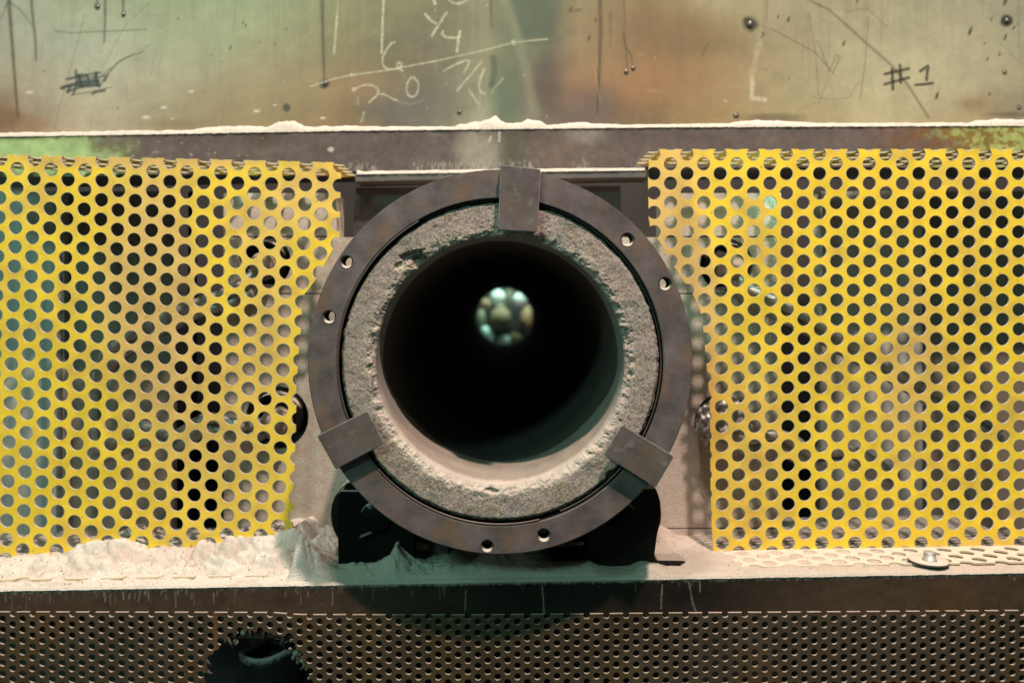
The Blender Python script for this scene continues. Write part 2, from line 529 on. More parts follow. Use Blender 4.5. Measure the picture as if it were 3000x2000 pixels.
P = Paint(X, Yp, C)
P.mul(0.86 + 0.28 * fbm(X / 60, Yp / 45, 5, 31))
P.mul(0.93 + 0.14 * fbm(X / 9, Yp / 7, 3, 35))
# tall green-grey reflections painted into the middle of the sheet
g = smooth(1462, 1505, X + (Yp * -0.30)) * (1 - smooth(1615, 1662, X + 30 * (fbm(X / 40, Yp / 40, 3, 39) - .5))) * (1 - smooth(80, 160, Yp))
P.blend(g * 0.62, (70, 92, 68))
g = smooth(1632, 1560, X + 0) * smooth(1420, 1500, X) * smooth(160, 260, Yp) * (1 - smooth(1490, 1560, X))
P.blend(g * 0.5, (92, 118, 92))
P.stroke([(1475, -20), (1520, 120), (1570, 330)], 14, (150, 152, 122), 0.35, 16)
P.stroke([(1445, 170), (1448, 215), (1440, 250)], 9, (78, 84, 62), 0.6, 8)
P.blob(1600, 235, 42, 70, (96, 80, 72), 0.6, soft=0.5)
P.blob(1850, 215, 170, 48, (172, 122, 72), 0.5, soft=0.8)
P.blob(1930, 70, 190, 60, (128, 96, 52), 0.55, soft=0.8, rot=0.2)
P.blob(1740, 320, 60, 60, (110, 92, 96), 0.5, soft=0.8)
P.blob(1200, 300, 110, 60, (104, 96, 98), 0.5, soft=0.8)
P.blob(1060, 250, 110, 45, (168, 122, 72), 0.5, soft=0.9)
P.blob(700, 300, 150, 60, (160, 128, 78), 0.5, soft=0.9)
P.blob(25, 345, 55, 30, (138, 104, 64), 0.75, soft=0.5)
P.blob(100, 365, 40, 18, (165, 120, 70), 0.6, soft=0.7)
P.blob(2850, 305, 40, 18, (150, 118, 72), 0.6, soft=0.8)
P.blob(520, 365, 80, 16, (140, 108, 62), 0.6, soft=0.8)
P.blob(2270, 345, 80, 12, (98, 84, 62), 0.6, soft=0.6)
P.blob(2955, 336, 60, 8, (96, 88, 74), 0.6, soft=0.6)
rg = np.random.RandomState(5)
# drips and runs
DR = (84, 62, 34)
for pts, w, a in [
    ([(22, -40), (32, 80), (44, 240), (52, 340)], 5.5, 0.75), ([(88, -40), (96, 50), (103, 110), (106, 175)], 4.5, 0.7),
    ([(26, 5), (60, 30), (94, 76)], 2.2, 0.5), ([(20, 12), (0, 60)], 2, 0.5),
    ([(284, -40), (285, 15)], 4.5, 0.85), ([(308, -40), (308, 60), (305, 125)], 4, 0.8), ([(360, -40), (361, 38)], 4.5, 0.85),
    ([(943, -40), (945, 60), (948, 180), (950, 228)], 6.0, 0.8), ([(1757, -40), (1760, 90), (1756, 200), (1750, 330)], 6.5, 0.75),
    ([(1788, 40), (1788, 140)], 3, 0.5), ([(1826, -20), (1832, 80)], 3, 0.5), ([(1826, 95), (1834, 140), (1838, 200)], 2.6, 0.85), ([(1834, 140), (1850, 165), (1853, 192)], 2.2, 0.85),
    ([(1437, -40), (1440, 70), (1443, 80)], 5, 0.55), ([(1700, 30), (1665, 35)], 4, 0.5), ([(2248, -20), (2246, 60)], 2, 0.5)]:
    P.stroke(pts, w * 1.7, (120, 96, 54), a * 0.45, 8, taper=(1, .6))
    P.stroke(pts, w, DR, a, 3.5, grain=0.25, taper=(1, .45))
# scratches
for i in range(46):
    x0 = rg.uniform(0, 3000); y0 = rg.uniform(-20, 330); an = rg.choice([rg.uniform(-0.9, 0.9), rg.uniform(1.2, 1.9)]); ln = rg.uniform(20, 130)
    P.stroke([(x0, y0), (x0 + ln * .5 * math.cos(an), y0 + ln * .5 * math.sin(an) + rg.uniform(-4, 4)), (x0 + ln * math.cos(an), y0 + ln * math.sin(an))],
             rg.uniform(.8, 1.6), (104, 92, 66) if rg.rand() < .7 else (196, 188, 156), rg.uniform(.15, .42), 2)
for pts, w, a in [([(2330, -20), (2430, 30), (2530, 120), (2610, 190), (2660, 250), (2720, 345)], 4, .55), ([(2260, 85), (2390, 155), (2440, 215)], 1.8, .6),
                  ([(2440, 215), (2462, 165), (2450, 162), (2430, 210), (2396, 120)], 1.6, .6), ([(2545, 50), (2535, 180), (2520, 290)], 1.8, .5),
                  ([(2370, 40), (2390, 160), (2398, 280)], 1.8, .45), ([(2380, 285), (2440, 292), (2490, 285), (2515, 240)], 1.6, .4),
                  ([(2340, 320), (2400, 300), (2425, 235)], 1.6, .35), ([(2480, 35), (2540, 25), (2600, 80)], 2, .4),
                  ([(160, 90), (200, 97), (430, 87)], 2.2, .55), ([(440, 5), (370, 70), (300, 200)], 1.4, .4), ([(300, 222), (350, 178), (420, 150)], 2, .55),
                  ([(250, 40), (220, 150), (170, 330), (160, 380)], 1.6, .4), ([(400, 150), (440, 130), (390, 175), (430, 175)], 1.2, .4),
                  ([(380, 300), (410, 280), (430, 300)], 1.2, .35), ([(900, 248), (930, 246)], 1.6, .4), ([(2055, 165), (2075, 125)], 3, .6)]:
    P.stroke(pts, w, (98, 88, 66), a, 2.4)
# dark flecks
for (x, y, r) in [(2842, 92, 9), (2945, 5, 9), (2945, 110, 6), (2310, 58, 6), (2472, 128, 6), (2745, 280, 8), (2928, 160, 4), (2893, 174, 4), (2905, 57, 4), (2512, 2, 5),
                  (2233, 105, 8), (2280, 50, 4), (2885, 128, 3), (2898, 276, 4), (2312, 230, 3), (675, 140, 5), (712, 65, 4), (720, 75, 4), (522, 55, 3), (620, 162, 3), (1725, 112, 6), (1745, 60, 5), (130, 208, 3),
                  (2970, 82, 5), (2982, 70, 3), (345, 318, 3), (1672, 28, 6), (760, 125, 3), (805, 132, 3), (840, 85, 3)]:
    P.blob(x, y, r * .55, r * 1.5, (62, 52, 32), .85, rot=0.35, soft=.5)
for i in range(90):
    P.stroke([(x := rg.uniform(0, 3000), y := rg.uniform(0, 350)), (x + 1, y + 2)], rg.uniform(.8, 1.8), (216, 206, 178) if i % 2 else (90, 74, 44), .5, 2)
for (x, y, r) in [(86, 271, 9), (480, 315, 7), (428, 344, 10), (752, 326, 7), (560, 268, 6), (946, 346, 6), (805, 308, 4), (2125, 296, 4), (505, 348, 4)]:
    P.blob(x, y, r * 1.3, r * .5, (226, 216, 190), .75, soft=.5)
# dirt round the weld spatter
P.blob(2197, 70, 24, 22, (46, 40, 30), .92, soft=.35, warp=.35)
P.blob(2950, 62, 17, 17, (40, 38, 30), .9, soft=.35, warp=.3)
P.blob(952, 245, 17, 13, (50, 44, 34), .85, soft=.4, rot=-.5)
P.blob(840, 315, 10, 12, (60, 54, 40), .85, soft=.4)
P.blob(285, 20, 9, 10, (70, 62, 42), .8, soft=.4)
P.blob(361, 42, 8, 9, (66, 56, 36), .8, soft=.4)
P.blob(2157, 340, 10, 9, (70, 62, 58), .8, soft=.4)
for (x, y) in [(1835, 214), (1855, 202), (1346, 330), (2943, 212), (2985, 316)]:
    P.blob(x, y, 8, 8, (70, 58, 38), .7, soft=.4)
# chalk arithmetic and marker
Z = lambda x, y: (900 + x / 2.6133, y / 2.6133)
CH = (206, 198, 164)
chalk = [([(240, -30), (235, 0), (228, 130)], 2.2, .5), ([(228, 130), (205, 410)], 3.2, .72), ([(590, -30), (585, 0), (575, 200), (570, 405)], 3.4, .75),
         ([(968, -20), (972, 8), (978, 30)], 4, .8), ([(1075, -20), (1090, 8), (1120, 25), (1160, 30), (1205, 14), (1235, -8)], 3.2, .8),
         ([(905, 110), (940, 155), (985, 180)], 3.4, .85), ([(1065, 100), (1020, 170), (955, 275)], 3.6, .85),
         ([(1040, 240), (1030, 262), (1055, 283), (1100, 291), (1145, 290), (1170, 278)], 3, .8), ([(1170, 240), (1155, 320), (1145, 400)], 3.6, .85),
         ([(672, 324), (640, 335), (605, 385), (578, 440), (574, 485), (592, 515), (625, 532), (670, 530), (705, 522), (728, 500), (715, 480), (695, 482), (688, 505), (705, 528), (730, 545)], 2.8, .75),
         ([(30, 660), (200, 605), (340, 575), (600, 540), (1000, 465), (1380, 380), (1580, 325), (1840, 300)], 2.2, .72),
         ([(352, 690), (400, 664), (440, 651), (490, 652), (530, 670), (546, 700), (530, 735), (475, 782)], 2.8, .75), ([(540, 722), (580, 720), (615, 735), (650, 757), (690, 770)], 2.6, .7),
         ([(825, 592), (790, 598), (765, 640), (758, 690), (775, 732), (805, 746), (838, 725), (852, 680), (848, 630), (820, 600)], 2.8, .75),
         ([(1045, 545), (1140, 492), (1225, 460), (1242, 475), (1225, 515), (1198, 555)], 3, .8), ([(1332, 475), (1240, 590), (1150, 695)], 2.6, .75),
         ([(1238, 690), (1310, 795)], 3, .8), ([(1356, 530), (1328, 595), (1314, 660), (1328, 705), (1358, 718)], 3, .75),
         ([(1415, 715), (1425, 680), (1478, 628), (1500, 596)], 3.4, .35), ([(435, 860), (425, 900), (415, 930)], 3, .65),
         ([(352, 680), (360, 695)], 4, .6), ([(388, 750), (392, 800)], 2.4, .4), ([(1575, 315), (1580, 335)], 5, .6), ([(340, 570), (345, 582)], 5, .5), ([(700, 780), (790, 800), (860, 780), (890, 762)], 2, .25)]
for pts, w, a in chalk:
    P.stroke([Z(*p) for p in pts], w, CH, a, 2.6, grain=.5, seed=9)
P.stroke([(2228, 108), (2215, 170), (2204, 215), (2203, 288), (2240, 293)], 8.5, (190, 180, 146), .55, 5, grain=.6)
P.stroke([(2203, 230), (2203, 288), (2240, 293)], 6, (214, 206, 182), .6, 4, grain=.5)
Q = lambda x, y: (2000 + x / 2.351, y / 2.351)
MK = (40, 42, 40)
for pts, w in [([(1393, 512), (1470, 494), (1557, 474)], 4.4), ([(1390, 582), (1470, 560), (1557, 536)], 4.4), ([(1443, 478), (1448, 615)], 4.6), ([(1497, 450), (1502, 572)], 4.2),
               ([(1636, 492), (1668, 470), (1690, 456), (1684, 505), (1680, 552)], 4.4), ([(1603, 586), (1665, 582), (1722, 574)], 4)]:
    P.stroke([Q(*p) for p in pts], w, MK, .88, 3, grain=.15)
q = lambda x, y: (x / 2.351, y / 2.351)
P.stroke([q(560, 530), q(620, 560), q(560, 580), q(660, 545)], 11, (92, 98, 86), .75, 6)
for pts, w in [([(458, 548), (560, 525), (690, 500)], 4), ([(418, 604), (540, 570), (680, 560)], 4), ([(425, 612), (500, 590), (690, 582)], 4), ([(460, 632), (560, 600), (680, 590)], 4),
               ([(522, 488), (530, 560), (505, 650)], 4.6), ([(662, 505), (660, 560), (684, 595)], 5.5), ([(634, 646), (680, 630), (722, 626)], 4), ([(490, 656), (600, 640), (770, 600)], 1.6),
               ([(540, 520), (560, 590)], 5), ([(700, 570), (755, 495), (820, 430), (920, 370)], 1.8), ([(690, 530), (740, 520), (720, 560)], 3), ([(600, 515), (620, 580)], 3), ([(480, 600), (470, 640)], 4)]:
    P.stroke([q(*p) for p in pts], w, (44, 50, 48), .85, 3, grain=.3)
C[..., 1] *= 1 - .17 * smooth(1100, 200, X)
C[..., 2] *= 1 - .06 * smooth(1100, 200, X)
C[..., 0] *= 1 + .02 * smooth(1000, 300, X)
st = fbm(X / 26, Yp / 260, 4, 37)
C *= (0.80 * (0.93 + .14 * st))[..., None]
m_ = smooth(.60, .74, fbm(X / 15, Yp / 330, 3, 38)) * .14 * smooth(330, 60, Yp)
P.blend(m_, (96, 78, 46))
lum = C.mean(-1, keepdims=True); C[...] = C * .68 + lum * np.array([1.05, 1.0, .80]) * .32
k = S * (D + PY) / D
Pw = np.stack([CX + (X - VX) * k, np.full(X.shape, PY), CZ + (VY - Yp) * k], -1)
Pw[..., 1] += 0.002 * (fbm(X / 700, Yp / 500, 2, 44) - .5)
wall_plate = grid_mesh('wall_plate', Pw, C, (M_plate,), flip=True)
tag(wall_plate, 'stained green and brown sheet metal wall plate with chalk sums and #1 in marker', 'metal plate')
for i, (x, y, r) in enumerate([(953, 243, 6.5), (2197, 70, 8), (2950, 60, 6.5), (1835, 209, 5), (1855, 199, 5), (1345, 327, 4.5), (285, 19, 5), (361, 42, 5), (2943, 211, 4), (2985, 315, 4), (2157, 337, 6)]):
    bm = bmesh.new(); bmesh.ops.create_icosphere(bm, subdivisions=2, radius=r * k)
    for v in bm.verts:
        v.co.y *= 0.6; v.co *= 1 + 0.15 * math.sin(v.co.x * 900 + i)
    me = bpy.data.meshes.new('spatter_bead'); bm.to_mesh(me); bm.free()
    for p in me.polygons: p.use_smooth = True
    o = link('spatter_bead', me, wall_plate, (M_bead,)); o.location = W(x, y, PY - 0.001)

# ------------------------------------------------------------------ upper beam
BY = 0.25


def top_edge(px):
    return np.interp(px, [-200, 0, 390, 1000, 2000, 3000, 3200], [401, 398, 392, 381, 370, 366, 365])


def bot_edge(px):
    return top_edge(px) + np.interp(px, [-200, 0, 1000, 2000, 3200], [122, 122, 122, 124, 124])


gx = np.arange(-160, 3161, 3.0); t = np.linspace(0, 1, 48)
X = np.repeat(gx[None], 48, 0); T = np.repeat(t[:, None], len(gx), 1)
Yp = top_edge(X) * (1 - T) + bot_edge(X) * T
C = np.zeros(X.shape + (3,)); C[:] = lin((88, 79, 76))
P = Paint(X, Yp, C)
P.mul(0.80 + 0.4 * fbm(X / 80, Yp / 40, 5, 51))
P.mul(0.9 + 0.2 * fbm(X / 6, Yp / 6, 3, 55))
gl = smooth(430, 60, X + 260 * (fbm(X / 50, Yp / 35, 4, 57) - .5) + (Yp - 400) * -1.3)
P.blend(gl * .9, (150, 176, 120))
gm = (1 - np.abs(gl - .35) / .35).clip(0, 1) * smooth(.42, .6, fbm(X / 14, Yp / 12, 3, 58))
P.blend(gm * .7, (96, 84, 44))
P.blend(smooth(250, 60, X) * smooth(420, 396, Yp) * .7, (84, 82, 50))
gr = smooth(2640, 2860, X + 300 * (fbm(X / 60, Yp / 35, 4, 60) - .5) + (Yp - 430) * 1.2)
P.blend(gr * .85, (150, 158, 92))
gm = smooth(2560, 2700, X) * smooth(.46, .6, fbm(X / 16, Yp / 14, 4, 62)) * (1 - .5 * smooth(430, 470, Yp))
P.blend(gm * .75, (104, 72, 34))
gm = smooth(2480, 2640, X) * (1 - gr)
P.blend(gm * .35, (112, 84, 62))
P.blob(1400, 440, 65, 60, (148, 144, 128), .7, soft=.6)  # paler upright reflection painted into the beam face
P.blob(1505, 440, 36, 80, (78, 80, 66), .7, soft=.5)  # darker reflection beside it, also painted in
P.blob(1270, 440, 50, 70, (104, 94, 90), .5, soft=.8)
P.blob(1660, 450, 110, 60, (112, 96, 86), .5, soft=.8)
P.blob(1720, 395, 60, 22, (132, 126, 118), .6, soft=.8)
P.blob(770, 400, 40, 30, (70, 58, 50), .6, soft=.8)
for i in range(260):
    x0 = rg.uniform(280, 2600); y0 = rg.uniform(380, 495); r = rg.uniform(1, 2.6)
    P.stroke([(x0, y0), (x0 + rg.uniform(-4, 4), y0 + rg.uniform(-3, 3))], r, (168, 158, 148), rg.uniform(.25, .7), 2)
P.blob(968, 438, 9, 7, (190, 182, 172), .7, soft=.4)
fr = smooth(26, 0, bot_edge(X) - Yp - 14 * fbm(X / 5, Yp * 0, 2, 66) - 14 * fbm(X / 60, Yp * 0, 2, 67))
P.blend(fr * .30 * smooth(.45, .7, fbm(X / 5, Yp / 12, 3, 69)) * smooth(.4,.6,fbm(X/90,Yp*0,2,68)), (190, 182, 168))
for pts in [[(1030, 945), (1018, 975), (1030, 998), (1060, 1001), (1100, 1000)], [(1090, 908), (1086, 1004)]]:
    P.stroke([(1000 + a / 2.351, b / 2.351) for a, b in pts], 2.6, (188, 186, 168), .8, 2.4, grain=.3)
for i in range(60):
    x0 = rg.uniform(2160, 2440); y0 = 492 - rg.exponential(7)
    P.stroke([(x0, y0), (x0 + rg.uniform(-6, 6), y0 - rg.uniform(4, 16))], 1, (205, 196, 176), .5, 2)
k = S * (D + BY) / D
Pw = np.stack([CX + (X - VX) * k, np.full(X.shape, BY), CZ + (VY - Yp) * k], -1)
ub = empty('upper_beam', W(1500, 500, BY))
tag(ub, 'brown steel beam across the top with green paint left at both ends', 'beam')
inv = Matrix.Translation(-ub.location)


def under(root, o):
    o.parent = root
    o.matrix_parent_inverse = Matrix.Translation(-Vector(root.location))
    return o


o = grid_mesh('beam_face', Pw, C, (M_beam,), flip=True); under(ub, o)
# beam top and bottom flange
M_steelp = mat('plain_mill_steel', base=(0.10, 0.085, 0.078), rough=0.55, metal=0.1, var=0.3, scale=50, bump=0.15, bscale=300, dust=0.9, dustcol=DUSTC,
               spots=((0.2, 0.1, 0.05), 60, 0.62, 0.75))


def strip(name, f0, f1, x0, x1, mats, n=60):
    """quad strip between two 3d curves given as functions of photo x"""
    xs = np.linspace(x0, x1, n)
    A = np.array([f0(x) for x in xs]); B = np.array([f1(x) for x in xs])
    return grid_mesh(name, np.stack([A, B]), None, mats, smooth_on=False)


def wz(px, py, Y, Y2):                     # the point seen at (px, py) at depth Y, moved straight back to Y2
    a = W(px, py, Y); return (a[0], Y2, a[2])


o = strip('top_flange', lambda x: wz(x, top_edge(x), BY, BY), lambda x: wz(x, top_edge(x), BY, PY + .01), -160, 3160, (M_steelp,)); under(ub, o)
o = strip('bottom_flange', lambda x: wz(x, bot_edge(x), BY, BY + .1), lambda x: wz(x, bot_edge(x), BY, BY), -160, 3160, (M_steelp,)); under(ub, o)

bar = prism('support_bar', [(1040, 509), (1240, 506), (1900, 497), (1903, 520), (1240, 528), (1040, 533)], BY - 0.018, BY + 0.03, (M_steelp,), bev=0.001)
tag(bar, 'rough edged flat steel bar under the upper beam, behind the top clip', 'steel bar')


def dust_strip(name, xs, ytop, ybot, Y0, Y1, label, seed, over=3):
    ns = 14
    X = np.repeat(xs[None], ns, 0)
    T = np.repeat(np.linspace(0, 1, ns)[:, None], len(xs), 1)
    top = ytop(xs); bot = ybot(xs)
    kk = S * (D + Y0) / D
    h = np.maximum(bot - top, 3)[None] * (0.62 + 0.5 * fbm(X / 22, T * 5, 4, seed)) * kk
    zb = CZ + (VY - bot[None]) * kk
    prof = np.sin(np.minimum(T * 1.9, 1) * np.pi / 2) ** 0.55
    z = zb - over * kk * (T == 0) * (.4 + .9 * fbm(X / 6, T, 3, seed + 3)) + prof * h
    yy = Y0 - 0.0015 + (Y1 - Y0) * T ** 1.3 + 0.002 * (fbm(X / 14, T * 6, 3, seed + 7) - .5)
    x = CX + (X - VX) * kk
    Pw = np.stack([x, yy, z], -1)
    C = np.zeros(X.shape + (3,)); C[:] = (0.52, 0.465, 0.40)
    P = Paint(X, T * 20, C)
    P.blend(smooth(.5, .75, fbm(X / 40, T * 3, 3, seed + 11)) * .5, (0.60, 0.50, 0.42))
    o = grid_mesh(name, Pw, C, (M_dust,), flip=True)
    tag(o, label, 'dust', kind='stuff')
    return o


xs = np.arange(-160, 3161, 3.0)
tx = [-160, 0, 390, 560, 590, 650, 780, 800, 815, 850, 868, 885, 1000, 1100, 1200, 1330, 1350, 1400, 1430, 1452, 1470, 1480, 1530, 1546, 1556, 1592, 1602, 1660, 1700, 1760, 1900, 2100, 2145, 2155, 2250, 2340, 2400, 2850, 2872, 2880, 3000, 3160]
ty = [386, 384, 377, 376, 367, 362, 363, 352, 347, 344, 352, 364, 363, 364, 365, 367, 356, 349, 341, 334, 346, 351, 353, 343, 346, 351, 360, 356, 352, 358, 360, 356, 357, 349, 345, 351, 356, 354, 345, 344, 343, 343]
dust_strip('dust_line', xs, lambda x: np.interp(x, tx, ty), lambda x: top_edge(x) + 1, BY, PY,
           'thick line of white dust lying along the top of the upper beam', 71)
xs = np.arange(1046, 1890, 3.0)
dust_strip('dust_line', xs, lambda x: np.interp(x, [1040, 1060, 1400, 1900], [494, 499, 494, 489]), lambda x: np.interp(x, [1040, 1240, 1900], [509, 506, 497]) + 1, BY - 0.018, BY,
           'thin crust of dust along the narrow bar just above the ring', 81, over=2)

# ------------------------------------------------------------------ things behind the ring
def tube_hole(Yq, rr=0.194, n=96):         # outline of the tube's passage in photo px at depth Yq
    kq = S * (D + Yq) / D
    return ((RX - CX) / kq + VX, VY - (RZ - CZ) / kq, rr / kq)


kf = S * (D + .262) / D
fp = cut_plate('front_plate', [(1042, 550), (1818, 545), (1824, 760), (1030, 760)], [tube_hole(.262)], lambda u, v, w: (CX + (u - VX) * kf, .262 + w, CZ + (VY - v) * kf), .008, (M_plate2,), seg=96)
tag(fp, 'dark brown steel plate behind the top of the ring', 'steel plate')
backw = cut_plate('back_wall', [(-1.2, -0.9), (1.2, -0.9), (1.2, 0.42), (-1.2, 0.42)], [(RX, RZ, 0.194)], lambda u, v, w: (u, .62 + w, v), .02, (M_floor,), seg=96)
tag(backw, kind='structure')
fl = boxw('floor', (-1.2, 0.06, -0.94), (1.2, 0.64, -0.9), (M_floor,), bev=0)
tag(fl, kind='structure')

WY = 0.210
rwall = empty('insulation_wall', W(1465, 1600, WY))
tag(rwall, 'pale rough insulating board wall behind the ring with level joints', 'wall')
kk = S * (D + WY) / D
terms = [(775, 768, 78), (812, 1222, 92), (2128, 775, 78), (2118, 1236, 84)]
rowsb = [(695, 858), (862, 1545), (1549, 1720)]
for (ya, yb) in rowsb + [(566, 691)]:
    for (xa, xb) in ([(655, 1462), (1466, 2288)] if ya > 600 else [(655, 986), (1942, 2288)]):
        poly = []
        for (x0, y0, x1, y1) in ((xa, ya, xb, ya), (xb, ya, xb, yb), (xb, yb, xa, yb), (xa, yb, xa, ya)):
            for i in range(6):
                poly.append((x0 + (x1 - x0) * i / 6, y0 + (y1 - y0) * i / 6))
        o = cut_plate('board', poly, [(c[0], c[1], c[2]) for c in terms] + [tube_hole(WY)], lambda u, v, w: (CX + (u - VX) * kk, WY + w, CZ + (VY - v) * kk), 0.05, (M_wall,), seg=64)
        under(rwall, o)
        o.data.transform(Matrix.Identity(4))


def crumple(name, c, r, Y, mats, seed, parent=None):
    bm = bmesh.new(); bmesh.ops.create_icosphere(bm, subdivisions=5, radius=1)
    co = np.array([v.co[:] for v in bm.verts])
    d = fbm(co[:, 0] * 2.6 + 5, co[:, 2] * 2.6 + co[:, 1] * 2, 4, seed)
    d2 = np.abs(fbm(co[:, 0] * 5 + 9, co[:, 2] * 5 - co[:, 1] * 3, 3, seed + 4) - .5) * 2
    for v, a, b in zip(bm.verts, d, d2):
        v.co = v.co * (0.72 + 0.5 * a - .3 * b)
        v.co = Vector((c[0] + v.co.x * r, Y + v.co.y * r * .5, c[1] + v.co.z * r))
    me = bpy.data.meshes.new(name); bm.to_mesh(me); bm.free()
    for p in me.polygons: p.use_smooth = True
    return link(name, me, parent, mats)


tl = ['upper left heating element end seen through the yellow screen left of the ring', 'lower left heating element end half hidden by the yellow screen edge',
      'upper right heating element end in a teal lit recess', 'lower right heating element end with crumpled shiny cap beside the ring']
strapP = [[(770, 790, .21), (700, 850, .19), (560, 900, .18), (440, 960, .2), (330, 1030, .22), (285, 1120, .24)],
          [(800, 1240, .21), (700, 1250, .18), (610, 1230, .18), (520, 1280, .2), (420, 1260, .22), (285, 1330, .24)],
          [(2130, 800, .21), (2200, 860, .19), (2330, 920, .18), (2460, 990, .19), (2620, 1090, .2), (2790, 1180, .23), (2930, 1260, .26)],
          [(2110, 1250, .2), (2190, 1290, .18), (2280, 1280, .19), (2380, 1330, .22), (2500, 1330, .25), (2620, 1400, .28)]]
for i, (cx, cy, r) in enumerate(terms):
    x, _, z = W(cx, cy, WY)
    root = empty('heating_element', (x, WY, z))
    tag(root, tl[i], 'heating element', 'heating element ends round the ring')
    R = r * kk
    o = lathe('collar', [(R * .62, WY + .05), (R * .62, WY - .006), (R * .78, WY - .010), (R * .82, WY - .004), (R * .82, WY + .05)], (x, z), (M_black,), seg=40); under(root, o)
    o = lathe('rod', [(0.0001, WY - .03), (R * .40, WY - .028), (R * .43, WY - .024), (R * .43, WY + .2)], (x + .003, z - .004), (M_pink,), seg=32); under(root, o)
    if i == 3:
        o = crumple('foil_cap', (x - .004, z), R * 1.05, WY - .02, (M_foil,), 91); under(root, o)
    # two loops of braid
    for j in range(2):
        pts = [W(a + (8 if j else -6) * math.sin(k_ * 2.1), b + (26 if j else -6), yy + j * .006) for k_, (a, b, yy) in enumerate(strapP[i])]
        o = tube('braided_strap', pts, 0.009, (M_foil,), seg=10, radii=[.007, .011, .007, .011, .008, .011, .007]); under(root, o)

# side cabinets and bus bars seen through the screens
for (x0, x1, Yc, m, lb) in [(-260, 185, .40, M_cab, 'flat grey cabinet side behind the far left of the left screen'),
                            (188, 505, .42, M_cab2, 'brown cabinet side behind the left screen'),
                            (2405, 2705, .385, M_cab, 'streaked light grey cabinet door behind the right screen'),
                            (2708, 3260, .41, M_cab2, 'dull brown cabinet panel behind the far right of the right screen')]:
    a = W(x0, 560, Yc); b = W(x1, 1760, Yc)
    o = boxw('cabinet_panel', (a[0], Yc, b[2]), (b[0], Yc + .02, a[2]), (m,), bev=0.002)
    tag(o, lb, 'cabinet panel', 'cabinet panels behind the screens')
for (px, y0, y1, w_, Yc, lb) in [(278, 1090, 1700, 12, .26, 'pale vertical bus bar behind the left screen'), (168, 560, 1700, 6, .30, 'thin upright pipe at the left cabinet edge'),
                                 (2396, 560, 1100, 14, .27, 'upright bus bar beside the streaked grey door'), (2838, 1200, 1700, 9, .3, 'thin upright rod at the lower far right'),
                                 (560, 560, 1700, 10, .40, 'dark upright pipe in the gap behind the left screen')]:
    a = W(px - w_, y0, Yc); b = W(px + w_, y1, Yc)
    o = boxw('bus_bar', (a[0], Yc, b[2]), (b[0], Yc + .012, a[2]), (M_foil if w_ != 10 else M_black,), bev=0.002)
    tag(o, lb, 'metal bar', 'upright bars behind the screens')

# ------------------------------------------------------------------ kiln tube assembly
kt = empty('kiln_tube', (RX, 0.0, RZ))
tag(kt, 'round furnace tube with a rough refractory lip, steel ring and three clips', 'furnace tube')
TH = 0.030
holes = [(1015.3, 767, 17.5), (964.5, 928, 18), (1838.4, 702, 18.5), (1948.7, 831, 18), (1427.5, 1598.5, 17), (1593.4, 1566.5, 18.5)]
NO = 160
outl = [(RC[0] + 563.5 * math.cos(2 * math.pi * i / NO), RC[1] + 563.5 * math.sin(2 * math.pi * i / NO)) for i in range(NO)]
inn = [(RC[0] + 479 * math.cos(2 * math.pi * i / NO), RC[1] + 479 * math.sin(2 * math.pi * i / NO)) for i in range(NO)]
o = cut_plate('steel_ring', outl, holes, lambda u, v, w: wz(u, v, 0.0, w), TH, (M_ring, M_void), seg=28, voids=(inn,))
bm = bmesh.new(); bm.from_mesh(o.data)
be = [e for e in bm.edges if len(e.link_faces) == 2 and e.calc_face_angle(0) > 1.2 and all(abs(v.co.y) < 1e-5 for v in e.verts)]
bmesh.ops.bevel(bm, geom=be, offset=0.0011, segments=2, affect='EDGES', clamp_overlap=True)
o.data.materials.append(M_wornhl)
for f in bm.faces:
    c_ = f.calc_center_median()
    if c_.y < .00112 and abs(f.normal.y) < .97 and math.hypot(c_.x - RX, c_.z - RZ) > .21 and abs(f.normal.y) > .05:
        if math.hypot(c_.x - RX, c_.z - RZ) > .2235: f.material_index = 2
bm.to_mesh(o.data); bm.free()
under(kt, o)
for (hx, hy, hr) in holes:
    rws = []
    for (r_, yy, sh_) in ((hr + .8, -.0002, 0), (hr - .2, .0003, .1), (hr - 3.2, .003, -2.0), (hr - 3.3, .005, -2.0)):
        rws.append([wz(hx + r_ * math.cos(t_), hy + sh_ + r_ * math.sin(t_), 0.0, yy) for t_ in np.linspace(0, 2 * math.pi, 36, endpoint=False)])
    under(kt, grid_mesh('hole_rim', np.array(rws), None, (M_hole,), closed_u=True, smooth_on=False, flip=True))
# retaining bands in the joint
cz_ = (RX, RZ)
o = lathe('shell', [(0.1885, 0.012), (0.1895, 0.011), (0.1895, 0.10), (0.1895, 3.2)], cz_, (M_black,), seg=128); under(kt, o)
bands = []
for (a0, a1, r, yy, rad) in [(math.radians(120), math.radians(284), 0.1904, 0.001, 0.0013), (math.radians(-68), math.radians(118), 0.1898, 0.006, 0.0010)]:
    pr = [(r + rad * math.cos(t_), yy + rad * math.sin(t_)) for t_ in np.linspace(0, 2 * math.pi, 9)]
    o = lathe('retaining_band', pr, cz_, (M_band,), seg=120, a0=a0, a1=a1); under(kt, o)

